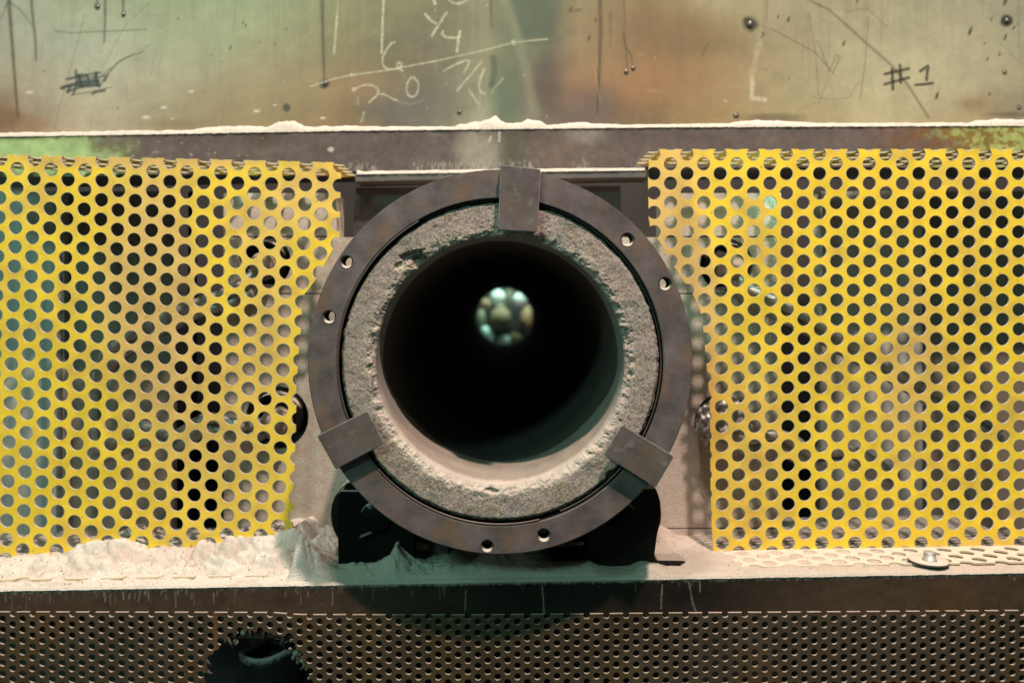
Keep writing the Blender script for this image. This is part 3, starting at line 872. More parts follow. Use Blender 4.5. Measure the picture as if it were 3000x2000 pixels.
# refractory lip: displaced polar grid running from the joint over the face and into the bore
na = 1500
an = np.linspace(0, 2 * np.pi, na, endpoint=False)
rad = np.concatenate([[467.5, 467.0], np.linspace(466, 372, 74)])
A, R = np.meshgrid(an, rad)
ux = RC[0] + R * np.cos(A); uy = RC[1] - R * np.sin(A)
n1 = fbm(ux / 5, uy / 5, 4, 101, .6); n2 = fbm(ux / 45, uy / 45, 3, 111); n3 = fbm(ux / 18, uy / 18, 3, 115)
edge_in = smooth(425, 372, R); edge_out = smooth(455, 468, R)
Yd = 0.0035 - 0.0006 * (n1 - .5) * (1 + 1.3 * edge_in + .6 * edge_out) - 0.002 * (n2 - .5) - 0.0009 * (n3 - .5) * (1 + edge_in)
Yd += 0.0035 * smooth(398, 368, R + 26 * (n3 - .5)) ** 1.5 + 0.0040 * edge_out ** 2 * (.4 + n1)
# chipped place upper left
for (px, py, rx, ry_, dep, rot) in [(1205, 748, 40, 14, .006, -.25), (1172, 775, 22, 10, .003, -.5), (1130, 1128, 9, 14, .006, 0), (1228, 765, 26, 20, .007, 0), (1790, 1395, 14, 18, .005, .6), (1440, 1440, 24, 8, .004, .1)]:
    dx = ux - px; dy = uy - py; c, s = math.cos(rot), math.sin(rot)
    dd = np.hypot((dx * c + dy * s) / rx, (-dx * s + dy * c) / ry_) + .5 * (n1 - .5)
    Yd += dep * (1 - smooth(.6, 1.15, dd))
Rj = R + (4.5 * (fbm(ux / 12, uy / 12, 4, 121) - .5) + 4 * (n3 - .5)) * smooth(440, 466, R) - 3.4 * (fbm(np.cos(A) * 26 + 40, np.sin(A) * 26 + 40, 4, 131) - .5) * smooth(400, 368, R)
C = np.zeros(A.shape + (3,)); C[:] = lin((156, 137, 131))
P = Paint(ux, uy, C)
P.blend(smooth(.45, .75, fbm(ux / 60, uy / 60, 4, 141)) * .5, (134, 122, 98))
P.blend(smooth(.5, .75, fbm(ux / 50 + 7, uy / 50, 4, 143)) * .55, (134, 128, 124))
P.blend(smooth(.62, .75, fbm(ux / 16, uy / 16, 3, 147)) * .35, (142, 130, 82))
P.mul(0.80 + 0.42 * n1)
P.blend(smooth(.60, .74, vnoise(ux / 3.2, uy / 3.2, 150)) * .5, (60, 55, 48))
P.blend(smooth(.74, .86, vnoise(ux / 3.0 + 50, uy / 3.0, 153)) * .55, (190, 184, 164))
P.blend(smooth(420, 385, R + 60 * (n3 - .5)) * .34 * smooth(.4, .6, n1), (196, 184, 160))
P.blend(edge_out * .35, (70, 66, 50))
bot = smooth(0.1, -0.8, np.sin(A))
P.blend(bot * smooth(398, 376, R + 26 * (n1 - .5)) * .9, (0.50, 0.42, 0.35))
P.blob(1215, 752, 34, 12, (84, 76, 68), .6, rot=-.2, soft=.5)
P.blob(1185, 785, 34, 22, (176, 162, 140), .45, rot=-.4, soft=.6)
P.blob(1090, 1125, 5, 12, (50, 46, 40), .7, soft=.5)
lipx = RX + (Rj * S) * np.cos(A); lipz = RZ + (Rj * S) * np.sin(A)
# continue into the bore
depths = np.concatenate([np.array([.003, .006, .010, .015, .022, .032, .046]), np.linspace(.052, .2, 75), np.linspace(.22, .3, 4), np.array([.4, .6, 1.0, 1.6, 2.4, 3.2])])
Ab, Db = np.meshgrid(an, depths)
nb_ = fbm(np.cos(Ab) * 26 + 40, np.sin(Ab) * 26 + 40, 4, 131)
fade = np.exp(-Db / .006)
Rb = 0.1462 + 0.0012 * fade - 3.4 * S * (nb_ - .5) * np.exp(-Db / .004) - 0.0016 * smooth(-.55, -.95, np.sin(Ab)) * np.exp(-Db / .3)
bx = RX + Rb * np.cos(Ab); bz = RZ + Rb * np.sin(Ab)
by = np.maximum(Yd[-1][None], 0.003) + Db
Cb = np.zeros(Ab.shape + (3,)); Cb[:] = (0.25, 0.23, 0.20)
Pb = Paint(Ab, Db, Cb)
Pb.blend(smooth(-.15, -.7, np.sin(Ab)) * .95, (0.25, 0.205, 0.165))
Pb.blend(smooth(-.1, -.55, np.sin(Ab)) * smooth(.026, .010, Db + .008 * (nb_ - .5)) * .9, (0.46, 0.38, 0.32))
ed = .05 + .085 * smooth(.0, -.75, np.sin(Ab)) + .003 * (fbm(Ab * 6, Db * 0, 2, 163) - .5)
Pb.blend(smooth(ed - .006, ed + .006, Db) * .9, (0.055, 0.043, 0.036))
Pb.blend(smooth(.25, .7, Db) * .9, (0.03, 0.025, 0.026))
Pb.mul(0.85 + .3 * fbm(Ab * 9, Db * 30, 3, 161))
allP = np.concatenate([np.stack([lipx, Yd, lipz], -1), np.stack([bx, by, bz], -1)])
nl = len(rad)
o = grid_mesh('refractory_lip', np.concatenate([allP[:nl], allP[nl:nl + 1]]), np.concatenate([C, Cb[:1]]), (M_conc,), closed_u=True, flip=False); under(kt, o)
o = grid_mesh('bore', allP[nl:], Cb, (M_bore,), closed_u=True, flip=False); under(kt, o)
o = lathe('shell_rim', [(0.187, 0.02), (0.1866, 0.014), (0.189, 0.013)], cz_, (M_black,), seg=96); under(kt, o)


# clips: bent plates gripping the ring rim, corner points traced in the plane of the plate
def clip(poly, outer, Y0=-0.0125, t=0.0055, lab=None, rnd=6):
    """poly: outer-left, outer-right, inner-right, inner-left (photo px)"""
    bm = bmesh.new()
    a, b, c, d = [Vector((p[0], p[1])) for p in poly]
    pts = [a, b]
    for (p, q_, r_) in ((c, b, d), (d, c, a)):
        u = (q_ - p).normalized() * rnd; v = (r_ - p).normalized() * rnd
        pts += [p + u, p + (u + v) * .3, p + v]
    n = 10
    fr = [W(p[0], p[1], Y0) for p in pts]
    vs = [bm.verts.new(p) for p in fr]
    f = bm.faces.new(vs)
    r = bmesh.ops.extrude_face_region(bm, geom=[f])
    back = [g for g in r['geom'] if isinstance(g, bmesh.types.BMVert)]
    for g in back: g.co.y += t
    # outer leg going back over the rim
    A_ = Vector(W(a.x, a.y, Y0)); B_ = Vector(W(b.x, b.y, Y0))
    ax = (B_ - A_).normalized()
    outdir = Vector((ax.z, 0, -ax.x))
    cen = Vector((RX, Y0, RZ))
    if (A_ - cen).dot(outdir) < 0: outdir.negate()
    o1 = outdir * outer
    me = bpy.data.meshes.new('clip')
    bmesh.ops.recalc_face_normals(bm, faces=bm.faces)
    L0 = [A_, B_, B_ - outdir * t, A_ - outdir * t]
    Yb = TH + 0.012
    q0 = [bm.verts.new((p.x, Y0 + 0.001, p.z)) for p in L0]
    q1 = [bm.verts.new((p.x + o1.x, Yb, p.z + o1.z)) for p in L0]
    nf = []
    for i in range(4):
        nf.append(bm.faces.new([q0[i], q0[(i + 1) % 4], q1[(i + 1) % 4], q1[i]]))
    nf.append(bm.faces.new(q0)); nf.append(bm.faces.new(q1[::-1]))
    bmesh.ops.recalc_face_normals(bm, faces=bm.faces)
    r_ = bmesh.ops.bevel(bm, geom=bm.edges[:], offset=0.0009, segments=2, affect='EDGES', clamp_overlap=True)
    for f in r_['faces']:
        f.material_index = 1
    bm.to_mesh(me); bm.free()
    o = link('clip', me, None, (M_clip, M_wornhl)); under(kt, o)
    o['label'] = lab
    return o


clip([(1466, 482), (1584, 496), (1575, 680), (1460, 674)], 0.001, lab='top clip, upright over the ring')
clip([(928, 1276), (983, 1375), (1126, 1299), (1076, 1202)], 0.010, lab='lower left clip with a bright side edge')
clip([(1921, 1428), (1975, 1336), (1822, 1243), (1768, 1332)], 0.001, lab='lower right clip with a curved scratch')

# what stands beyond the far end of the tube
far = empty('far_end_cover', (RX, 3.5, RZ))
tag(far, 'out of focus teal and olive cover seen at the far end of the tube', 'cover')
o = lathe('backing_disc', [(0.0001, 3.62), (0.30, 3.62), (.30, 3.64)], cz_, (M_dkol,), seg=48); under(far, o)
UQ = 0.000330
fx0, fz0 = W(1360 + 705 / 6.03, 800 + 780 / 6.03, 3.46)[0], W(1360 + 705 / 6.03, 800 + 780 / 6.03, 3.46)[2]
for i, (x, y, a_, b_, rot, m_, yy) in enumerate([(600, 430, 125, 120, .2, M_teal, 3.47), (985, 470, 115, 120, .4, M_teal, 3.47), (420, 1080, 95, 165, -.5, M_teal, 3.47), (705, 1180, 110, 100, 0, M_teal, 3.471),
                                    (645, 790, 175, 190, 0, M_olive, 3.455), (1095, 780, 105, 200, 0, M_olive, 3.475), (310, 800, 75, 170, 0, M_olg, 3.475), (900, 1140, 120, 90, .3, M_olive2, 3.476),
                                    (400, 540, 90, 70, .5, M_olive, 3.476), (790, 420, 50, 190, 0, M_olg, 3.476), (640, 600, 90, 60, 0, M_olg, 3.462)]):
    R0 = 1.0
    prof = [(0.0001, 0), (.9, 0), (1, .02)]
    ring_ = []
    for (r_, d_) in prof:
        ring_.append([(fx0 + UQ * ((x - 705) + a_ * r_ * math.cos(t_) * math.cos(rot) - b_ * r_ * math.sin(t_) * math.sin(rot)), yy + d_,
                       fz0 - UQ * ((y - 780) + a_ * r_ * math.cos(t_) * math.sin(rot) + b_ * r_ * math.sin(t_) * math.cos(rot))) for t_ in np.linspace(0, 2 * math.pi, 28, endpoint=False)])
    under(far, grid_mesh('boss' if i != 4 else 'hub', np.array(ring_), None, (m_,), closed_u=True, smooth_on=False))

# ------------------------------------------------------------------ roller supports below the ring
def disc(name, c, r, Y0, Y1, m, seg=48, bev=.002):
    x, _, z = W(c[0], c[1], Y0); R = r * S * (D + Y0) / D
    return lathe(name, [(0.0001, Y0), (R - bev, Y0), (R, Y0 + bev), (R, Y1), (0.0001, Y1)], (x, z), (m,), seg=seg, smooth_on=False)


sl = empty('roller_support', W(1100, 1690, .06))
tag(sl, 'black roller support under the left of the ring, foot buried in dust', 'roller support', 'roller supports under the ring')
under(sl, prism('cheek_plate', [(990, 1446), (998, 1438), (1210, 1438), (1214, 1500), (1216, 1720), (992, 1720), (988, 1500)], .086, .11, (M_black,), bev=.0015))
under(sl, disc('roller', (1092, 1508), 124, .112, .16, M_black))
under(sl, disc('axle_cap', (1098, 1516), 44, .079, .088, M_black, bev=.0012))
under(sl, prism('locking_pin', [(1053, 1572), (1090, 1558), (1092, 1561), (1055, 1576)], .078, .088, (M_clip,), bev=.0003))
under(sl, prism('bearing_cap', [(1000, 1438), (1018, 1414), (1060, 1404), (1110, 1410), (1130, 1438)], .092, .13, (M_black,), bev=.001))
sr = empty('roller_support', W(1830, 1690, .06))
tag(sr, 'dark roller support under the right of the ring with its foot showing on the dust', 'roller support', 'roller supports under the ring')
under(sr, prism('cheek_plate', [(1716, 1438), (1921, 1430), (1928, 1446), (1935, 1470), (1937, 1500), (1934, 1530), (1926, 1566), (1921, 1600), (1918, 1622), (1921, 1634), (1928, 1640), (2004, 1641), (1990, 1662), (1900, 1668), (1716, 1690)], .084, .112, (M_brownb,), bev=.0012))
under(sr, disc('roller', (1820, 1508), 118, .118, .17, M_black))
under(sr, disc('axle_cap', (1826, 1516), 42, .078, .086, M_black, bev=.0008))
under(sr, prism('base_foot', [(1720, 1645), (2010, 1642), (1996, 1666), (1720, 1690)], .092, .108, (M_brownb,), bev=.001))
bb = prism('spacer_block', [(1255, 1590), (1313, 1590), (1315, 1700), (1253, 1700)], .135, .17, (M_steelp,), bev=.001)
tag(bb, 'small grey steel block in the shade under the ring, left of centre', 'steel block')
bb = prism('spacer_block', [(1630, 1600), (1690, 1596), (1704, 1690), (1598, 1690)], .10, .15, (M_black,), bev=.002)
tag(bb, 'small dark tapered steel block under the ring, right of centre', 'steel block')
bb = prism('cross_member', [(1216, 1560), (1716, 1560), (1716, 1640), (1216, 1640)], .18, .203, (M_black,), bev=.001)
tag(bb, 'black cross member between the two roller supports', 'steel bar')

# ------------------------------------------------------------------ perforated yellow guards
GY = 0.135
KG = S * (D + GY) / D
TP = 0.0022


def ypaint(seed, bands_):
    def f(u, v):
        C = np.zeros((len(u), 3)); C[:] = lin((233, 195, 56))
        n = fbm(u / 160, v / 220, 3, seed)
        for (cx, cy, rx, ry_, a, rot) in bands_:
            c, s = math.cos(rot), math.sin(rot)
            dx, dy = u - cx, v - cy
            d = np.hypot((dx * c + dy * s) / rx, (-dx * s + dy * c) / ry_) + .7 * (n - .5)
            m = ((1 - smooth(.35, 1.25, d)) * min(a * 1.02, .95))[:, None]
            C = C * (1 - m) + lin((208, 166, 108)) * m
        g_ = (smooth(.56, .74, fbm(u / 110 + 3, v / 75, 4, seed + 9)) * .42)[:, None]
        C = C * (1 - g_) + lin((186, 148, 84)) * g_
        g_ = (smooth(.60, .78, fbm(u / 45, v / 150 + 3, 4, seed + 13)) * .14)[:, None]
        C = C * (1 - g_) + lin((150, 112, 48)) * g_
        return C * (0.86 + .28 * fbm(u / 60, v / 60, 3, seed + 5))[:, None]
    return f


def flange_paint(u, v):
    C = np.zeros((len(u), 3)); C[:] = lin((225, 186, 52)); return C


# right guard
ga = (2061.7, 536.8); e1 = (97.05, 0.0); e2 = (0.33, 56.93)


def lattice(g0, e1, e2, i0, i1, j0, j1, r):
    out = []
    for i in range(i0, i1):
        for j in range(j0, j1):
            for h in (0, 1):
                out.append((g0[0] + e1[0] * (i + h * .5) + e2[0] * (j + h * .5), g0[1] + e1[1] * (i + h * .5) + e2[1] * (j + h * .5), r))
    return out


hr = lattice(ga, e1, e2, -3, 13, -4, 21, 19.4)
out_r = [(1903, 437), (1899, 520), (1901, 640), (1906, 668), (1935, 712), (1962, 762), (2000, 818), (2032, 866), (2050, 905), (2060, 960), (2067, 1040), (2074, 1110), (2080, 1180), (2081, 1300), (2082, 1440), (2085, 1540), (2090, 1622)]
out_r = [(p[0], p[1]) for p in out_r] + [(2300, 1619)] + [(2600, 1615), (3190, 1605), (3190, 436)]
gr_ = empty('perforated_guard', W(2500, 1620, GY))
tag(gr_, 'right yellow perforated guard screen, notched round the ring, bolted to the ledge', 'guard screen', 'yellow perforated guards beside the ring')
mapg = lambda u, v, w: (CX + (u - VX) * KG, GY + w, CZ + (VY - v) * KG)
under(gr_, cut_plate('face_sheet', out_r, hr, mapg, TP, (M_yellow, M_yedge), seg=22, rim=1.0,
                     paintf=ypaint(201, [(1960, 750, 130, 420, .75, 0), (2060, 1000, 60, 400, .6, 0), (2660, 1080, 90, 300, .55, .1), (2180, 1250, 220, 300, .3, 0), (2900, 1620, 300, 40, .6, 0)])))
# its top flange (runs back to the beam) and bottom flange (comes forward on the ledge)
zt = CZ + (VY - 437) * KG
KP = 57 * KG
fh = [(ga[0] + e1[0] * (i + h * .5), .022 + KP * (j + .5 * h), 19.4 * KG) for i in range(-3, 13) for j in range(-1, 6) for h in (0, 1)]
fh = [((u - VX) * KG + CX, v, r) for (u, v, r) in fh]
xa, xb = W(1903, 0, GY)[0], W(3190, 0, GY)[0]
under(gr_, cut_plate('top_flange', [(xa, GY + TP), (xb, GY + TP), (xb, BY - .002), (xa, BY - .002)], [(u, GY + v, r) for u, v, r in fh],
                     lambda u, v, w: (u, v, zt - w), TP, (M_yellow, M_yedge), seg=16, paintf=flange_paint))


def fz(x):
    return ledge_zx(x) + 0.0045


zb = lambda x: fz(x)
FRONT = GY - 0.064
fh2 = [((ga[0] + e1[0] * (i + h * .5) - VX) * KG + CX + .004, GY - .013 - KP * (j + .5 * h), 19.4 * KG) for i in range(-3, 14) for j in range(0, 5) for h in (0, 1)]
xa2 = W(2105, 0, GY)[0]
outf = [(xa2 + (xb - xa2) * i / 20, GY) for i in range(21)] + [(xb - (xb - xa2) * i / 20, FRONT) for i in range(21)]
outf[-1] = (xa2 + .012, FRONT)
fl_o = cut_plate('bottom_flange', outf, fh2, lambda u, v, w: (u, v, zb(u) - w), TP, (M_yellow, M_yedge), seg=16, paintf=flange_paint)
under(gr_, fl_o)
# bolt and washer
bx_, by_ = W(2725, 1650, FRONT)[0], FRONT + .004
bz_ = fz(bx_)


def vlathe(name, prof, c, m, seg=32, sm=True):
    rows_ = []
    for (r, z) in prof:
        rows_.append([(c[0] + r * math.cos(2 * math.pi * k_ / seg), c[1] + r * math.sin(2 * math.pi * k_ / seg), c[2] + z) for k_ in range(seg)])
    return grid_mesh(name, np.array(rows_), None, (m,), closed_u=True, smooth_on=sm)


under(gr_, vlathe('washer', [(0.0001, .0022), (.0225, .0022), (.0235, .0014), (.0235, -.0005), (.021, -.002), (0.0001, -.002)], (bx_, by_, bz_ + .002), M_dust if False else M_steelp, sm=False))
under(gr_, vlathe('bolt_head', [(0.0001, .0105), (.0068, .0105), (.0080, .0095), (.0080, .0012), (.0095, .0008), (.0095, 0), (0.0001, 0)], (bx_, by_ - .003, bz_ + .0042), M_bolt, seg=6, sm=False))

# left guard
ga = (48.9, 551.7); e1 = (99.39, 2.12); e2 = (-1.75, 57.15)
hl = lattice(ga, e1, e2, -4, 12, -6, 23, 20.0)
out_l = [(-190, 448), (0, 453), (300, 459), (600, 466), (1000, 476), (997, 560), (996, 690), (972, 735), (950, 775), (930, 812), (905, 845), (886, 868), (882, 960), (874, 1050), (868, 1150), (866, 1270), (862, 1420), (857, 1540), (862, 1566), (850, 1620), (850, 1665), (-190, 1685)]
gl_ = empty('perforated_guard', W(500, 1660, GY))
tag(gl_, 'left yellow perforated guard screen with dust heaped along its foot', 'guard screen', 'yellow perforated guards beside the ring')
under(gl_, cut_plate('face_sheet', out_l, hl, mapg, TP, (M_yellow, M_yedge), seg=22, rim=1.0,
                     paintf=ypaint(221, [(430, 850, 160, 420, .75, -.1), (560, 1150, 180, 300, .45, -.5), (780, 900, 90, 450, .45, 0), (900, 560, 120, 120, .5, 0), (500, 470, 500, 22, .7, 0), (600, 1400, 260, 200, .25, 0)])))


def zl_top(x):
    u = VX + (x - CX) / KG
    return CZ + (VY - np.interp(u, [-190, 1000], [448, 476])) * KG


fh = [((ga[0] + e1[0] * (i + h * .5) - VX) * KG + CX, GY + .020 + KP * (j + .5 * h), 19.8 * KG) for i in range(-4, 12) for j in range(-1, 6) for h in (0, 1)]
xa, xb = W(-190, 0, GY)[0], W(1000, 0, GY)[0]
under(gl_, cut_plate('top_flange', [(xa, GY + TP), (xb, GY + TP), (xb, BY - .002), (xa, BY - .002)], fh,
                     lambda u, v, w: (u, v, zl_top(u) - w), TP, (M_yellow, M_yedge), seg=16, paintf=flange_paint))
xb = W(850, 0, GY)[0]
fh2 = [((ga[0] + e1[0] * (i + h * .5) - VX) * KG + CX, GY - .0115 - KP * (j + .5 * h), 19.8 * KG) for i in range(-4, 12) for j in range(0, 5) for h in (0, 1)]
outf = [(xa + (xb - xa) * i / 20, GY) for i in range(21)] + [(xb - (xb - xa) * i / 20, FRONT) for i in range(21)]
under(gl_, cut_plate('bottom_flange', outf, fh2, lambda u, v, w: (u, v, zb(u) - w), TP, (M_yellow, M_yedge), seg=16, paintf=flange_paint))

# ------------------------------------------------------------------ ledge beam
LY = 0.05
gx = np.arange(-160, 3161, 3.0); nr = 44
X = np.repeat(gx[None], nr, 0); T = np.repeat(np.linspace(0, 1, nr)[:, None], len(gx), 1)
y0 = ledge_py(X); Yp = y0 * (1 - T) + 1868 * T
C = np.zeros(X.shape + (3,)); C[:] = lin((66, 51, 41))
P = Paint(X, Yp, C)
P.blend(smooth(900, 1500, X) * (1 - smooth(2000, 2500, X)) * .9, (30, 25, 22))  # ring's shadow deepened by darker paint along the middle
P.mul(.75 + .5 * fbm(X / 120, Yp / 60, 5, 251))
P.mul(.88 + .24 * fbm(X / 7, Yp / 7, 3, 253))
for i in range(220):
    x0 = rg.uniform(0, 3000); y0_ = ledge_py(x0) + rg.uniform(0, 26) ** 1.0; ln = rg.exponential(14)
    P.stroke([(x0, y0_), (x0 + rg.uniform(-3, 3), y0_ + ln)], rg.uniform(.8, 1.5), (150, 138, 124), rg.uniform(.2, .6), 2)
for pts in [[(1588, 1715), (1592, 1760), (1594, 1800)], [(1940, 1712), (1938, 1750), (1936, 1792)], [(2018, 1700), (2028, 1760), (2045, 1810)], [(2050, 1700), (2051, 1750)], [(2072, 1700), (2067, 1722)],
            [(360, 1735), (362, 1755)], [(412, 1730), (405, 1760)], [(434, 1730), (436, 1758)], [(1364, 1730), (1362, 1790)], [(305, 1730), (308, 1760)], [(2250, 1738), (2250, 1752)], [(2850, 1690), (2852, 1705)]]:
    P.stroke(pts, 1.6, (150, 140, 126), .7, 2, grain=.5)
for i in range(150):
    x0 = rg.uniform(0, 3000); yy = rg.uniform(1700, 1800)
    P.stroke([(x0, yy), (x0 + 1, yy + 1)], rg.uniform(.8, 1.6), (140, 128, 112), .5, 2)
P.blend(smooth(9, 0, Yp - ledge_py(X) - 9 * fbm(X / 6, X * 0, 3, 259)) * .7, (0.42, 0.35, 0.3))
P.blob(2790, 1750, 70, 40, (92, 66, 34), .35, soft=.8)
kL = S * (D + LY) / D
Pw = np.stack([CX + (X - VX) * kL, np.full(X.shape, LY), CZ + (VY - Yp) * kL], -1)
lb = empty('ledge_beam', W(1500, 1860, LY))
tag(lb, 'long dark brown steel ledge beam below the ring, its top white with dust', 'beam')
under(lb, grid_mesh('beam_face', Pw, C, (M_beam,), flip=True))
under(lb, strip('ledge_top', lambda x: wz(x, ledge_py(x), LY, LY), lambda x: wz(x, ledge_py(x), LY, .30), -160, 3160, (M_steelp,)))
under(lb, strip('beam_underside', lambda x: wz(x, 1868, LY, .14), lambda x: wz(x, 1868, LY, LY), -160, 3160, (M_steelp,)))

# ------------------------------------------------------------------ dust on the ledge: one height field
stp = 0.0013
x0w, x1w = W(-150, 0, .1)[0], W(3150, 0, .1)[0]
xs = np.arange(x0w, x1w, stp); ys = np.concatenate([[LY - .0012, LY - .0006], np.arange(LY, WY + .004, stp)])
XX, YY = np.meshgrid(xs, ys)
ZL = ledge_zx(XX)


def sil(pts, Yr):
    """silhouette points in photo px at depth Yr -> height over the ledge as a function of world x"""
    wx_ = []; wh = []
    for (a, b) in pts:
        p = W(a, b, Yr); wx_.append(p[0]); wh.append(max(p[2] - ledge_zx(p[0]), 0.0))
    return np.interp(XX, wx_, wh)


S_left = [(-200, 1650), (0, 1637), (60, 1634), (150, 1624), (255, 1590), (330, 1581), (366, 1582), (395, 1600), (425, 1614), (470, 1607), (545, 1598), (562, 1612), (575, 1588), (600, 1584), (640, 1586), (665, 1573), (700, 1570), (740, 1568), (775, 1566), (800, 1565), (825, 1558), (845, 1552), (858, 1546), (872, 1556), (890, 1580), (925, 1620), (965, 1650), (1010, 1690), (1030, 1720)]
S_mid = [(820, 1720), (865, 1600), (885, 1590), (920, 1625), (955, 1655), (985, 1668), (1010, 1668), (1030, 1662), (1042, 1660), (1075, 1657), (1115, 1650), (1135, 1636), (1152, 1618), (1161, 1611), (1170, 1624), (1191, 1641), (1215, 1654), (1240, 1663), (1270, 1665), (1298, 1660), (1310, 1658), (1330, 1664), (1366, 1662), (1395, 1650), (1412, 1634), (1428, 1624), (1450, 1616), (1500, 1612), (1528, 1622), (1545, 1636), (1570, 1652), (1604, 1660), (1650, 1663), (1697, 1661), (1730, 1655), (1760, 1668), (1800, 1672), (1850, 1668), (1876, 1655), (1900, 1652), (1930, 1660), (1960, 1670), (2000, 1672), (2080, 1672), (2300, 1676), (2400, 1690)]
hm = sil(S_mid, .068)
hl_ = sil(S_left, .120)
S_back = [(830, 1560), (870, 1548), (905, 1550), (930, 1580), (950, 1610), (985, 1660), (1100, 1690), (1700, 1690), (1880, 1560), (1930, 1538), (1960, 1554), (2000, 1584), (2040, 1606), (2088, 1620), (2110, 1700)]
hb = sil(S_back, .198)
nA = fbm(XX / .020, YY / .014, 5, 301, .55); nB = fbm(XX / .007, YY / .007, 4, 311); nC = np.abs(fbm(XX / .028 + .6 * YY / .02, YY / .030, 4, 321) - .5) * 2
nD = fbm(XX / .06, YY / .05, 3, 331)


def ridge(Y, yr, front, back, tail):
    f = np.clip((Y - front) / (yr - front), 0, 1); bk = np.clip((Y - yr) / back, 0, 1)
    return np.where(Y <= yr, f, 1 - (1 - tail) * smooth(0, 1, bk))


H = 0.0024 + .0012 * nA
rm = ridge(YY + .004 * (nD - .5), .068, LY + .0, .05, .40)
hmid = hm * rm ** .75
ramp = ridge(YY + .012 * (nD - .5), .120, .068, .03, .9)
sh = np.clip(ramp + .42 * (nC - .3) * ramp * (1 - ramp) * 4, 0, 1.05)
hleft = hl_ * (.16 * smooth(.070, .078, YY) + .84 * sh ** (.9 + 1.1 * nD))
rb = np.clip((YY - .12) / .078, 0, 1)
hback = hb * smooth(0, 1, rb) ** 1.2
px_ = VX + (XX - CX) / (S * (D + .1) / D)
wl = 1 - smooth(900, 1010, px_)
wm = smooth(850, 900, px_) * (1 - smooth(2010, 2120, px_))
H = np.maximum(H, hleft * wl); H = np.maximum(H, hmid * wm * 1.28); H = np.maximum(H, hback)
gl1 = fbm(XX / .040 + YY / .022, YY / .05 - XX / .08, 4, 361); gl2 = fbm(XX / .011 - YY / .04, YY / .05, 3, 365)
rr_ = np.clip(ramp * (1 - ramp) * 4, 0, 1)
gul = np.abs(gl1 - .5) * 2
H = H + wl * rr_ * (.019 * (gul - .32) + .007 * (gl2 - .5)) * np.clip(hl_ / .035, .3, 1)
nE = fbm(XX / .055, YY / .022, 4, 371)
crust = smooth(.500, .515, nE)
H = H - .0034 * crust * np.clip(H / .012 - .3, 0, 1) * np.maximum(wl, wm * .8)
H = np.maximum(H, .0012)
det = np.clip(H / .03, 0.15, 1)
H = H + det * (.0085 * (nA - .5) + .0034 * (nB - .5) + .0016 * (fbm(XX / .0034, YY / .0034, 2, 313) - .5) - .0055 * smooth(.10, 0, nC))
# right: thin uneven layer that drowns the flange near the ring and thins outwards
rt = smooth(2060, 2140, px_)
Hr = 0.0030 + .0030 * (nA - .2) * (1 - smooth(2350, 2900, px_)) + .0012 * (nB - .5) - .0026 * smooth(2250, 2950, px_)
H = H * (1 - rt) + np.maximum(Hr, .0006) * rt
H = np.where(YY < LY + .004, np.minimum(H, .0022 + .001 * nB), H)
ef = smooth(LY - .001, LY + .006, YY)
Z = ZL + np.where(YY < LY, -.0012 - .0012 * nB, H * (.35 + .65 * ef))
C = np.zeros(XX.shape + (3,)); C[:] = (0.47, 0.39, 0.325)
P = Paint(px_, YY * 1000, C)
P.blend(wl * (.75 + .25 * fbm(XX / .02, YY / .02, 3, 341)), (0.60, 0.535, 0.465))
P.blend(wl * crust * .55 * smooth(.003, .01, H), (0.47, 0.375, 0.315))
P.blend(wl * smooth(.30, .05, gul) * rr_ * .45, (0.44, 0.35, 0.29))
P.blend(smooth(.55, .7, nA) * .35, (0.38, 0.30, 0.25))
P.blend(smooth(.08, .0, nC) * .25 * np.clip(H / .02, 0, 1), (0.40, 0.31, 0.25))
P.blend(smooth(.72, .8, vnoise(XX / .0012, YY / .0012, 351)) * .35 * rt, (0.36, 0.25, 0.16))
P.blend(smooth(LY + .012, LY + .001, YY) * .3, (0.44, 0.38, 0.32))
o = grid_mesh('dust_heap', np.stack([XX, YY, Z], -1), C, (M_dust,))
tag(o, 'pale powder heaped and drifted along the ledge under the ring and screens', 'dust', kind='stuff')

# ------------------------------------------------------------------ lower perforated screen
SY = 0.0445
KS = S * (D + SY) / D


def screen_top(px):
    return np.interp(px, [-200, 0, 800, 870, 1400, 2000, 3000, 3200], [1793, 1792, 1794, 1800, 1801, 1795, 1788, 1787])


p1 = 58.0
hs_ = []
for i in range(-3, 56):
    for j in range(0, 9):
        for h in (0, 1):
            u = 10 + p1 * (i + .5 * h) + 0.0 * j
            if u < 200: pass
            v = screen_top(u) + (4 if True else 0) + 32.2 * j + 16.1 * h
            hs_.append((u + 27, v, 10.3))
tp = [(x, float(screen_top(x))) for x in np.linspace(-170, 3170, 90)]
outs = tp + [(3170, 2075), (-170, 2075)]
void = [(592, 2074), (600, 2010), (596, 1978), (606, 1962), (603, 1930), (618, 1922), (628, 1904), (640, 1902), (646, 1888), (662, 1880), (668, 1868), (686, 1866), (700, 1850), (722, 1848), (730, 1838), (744, 1850), (772, 1846), (800, 1858), (830, 1864), (846, 1852), (852, 1876), (864, 1884), (868, 1902), (884, 1908), (882, 1928), (896, 1938), (892, 1960), (905, 1972), (912, 2000), (908, 2030), (918, 2074)]


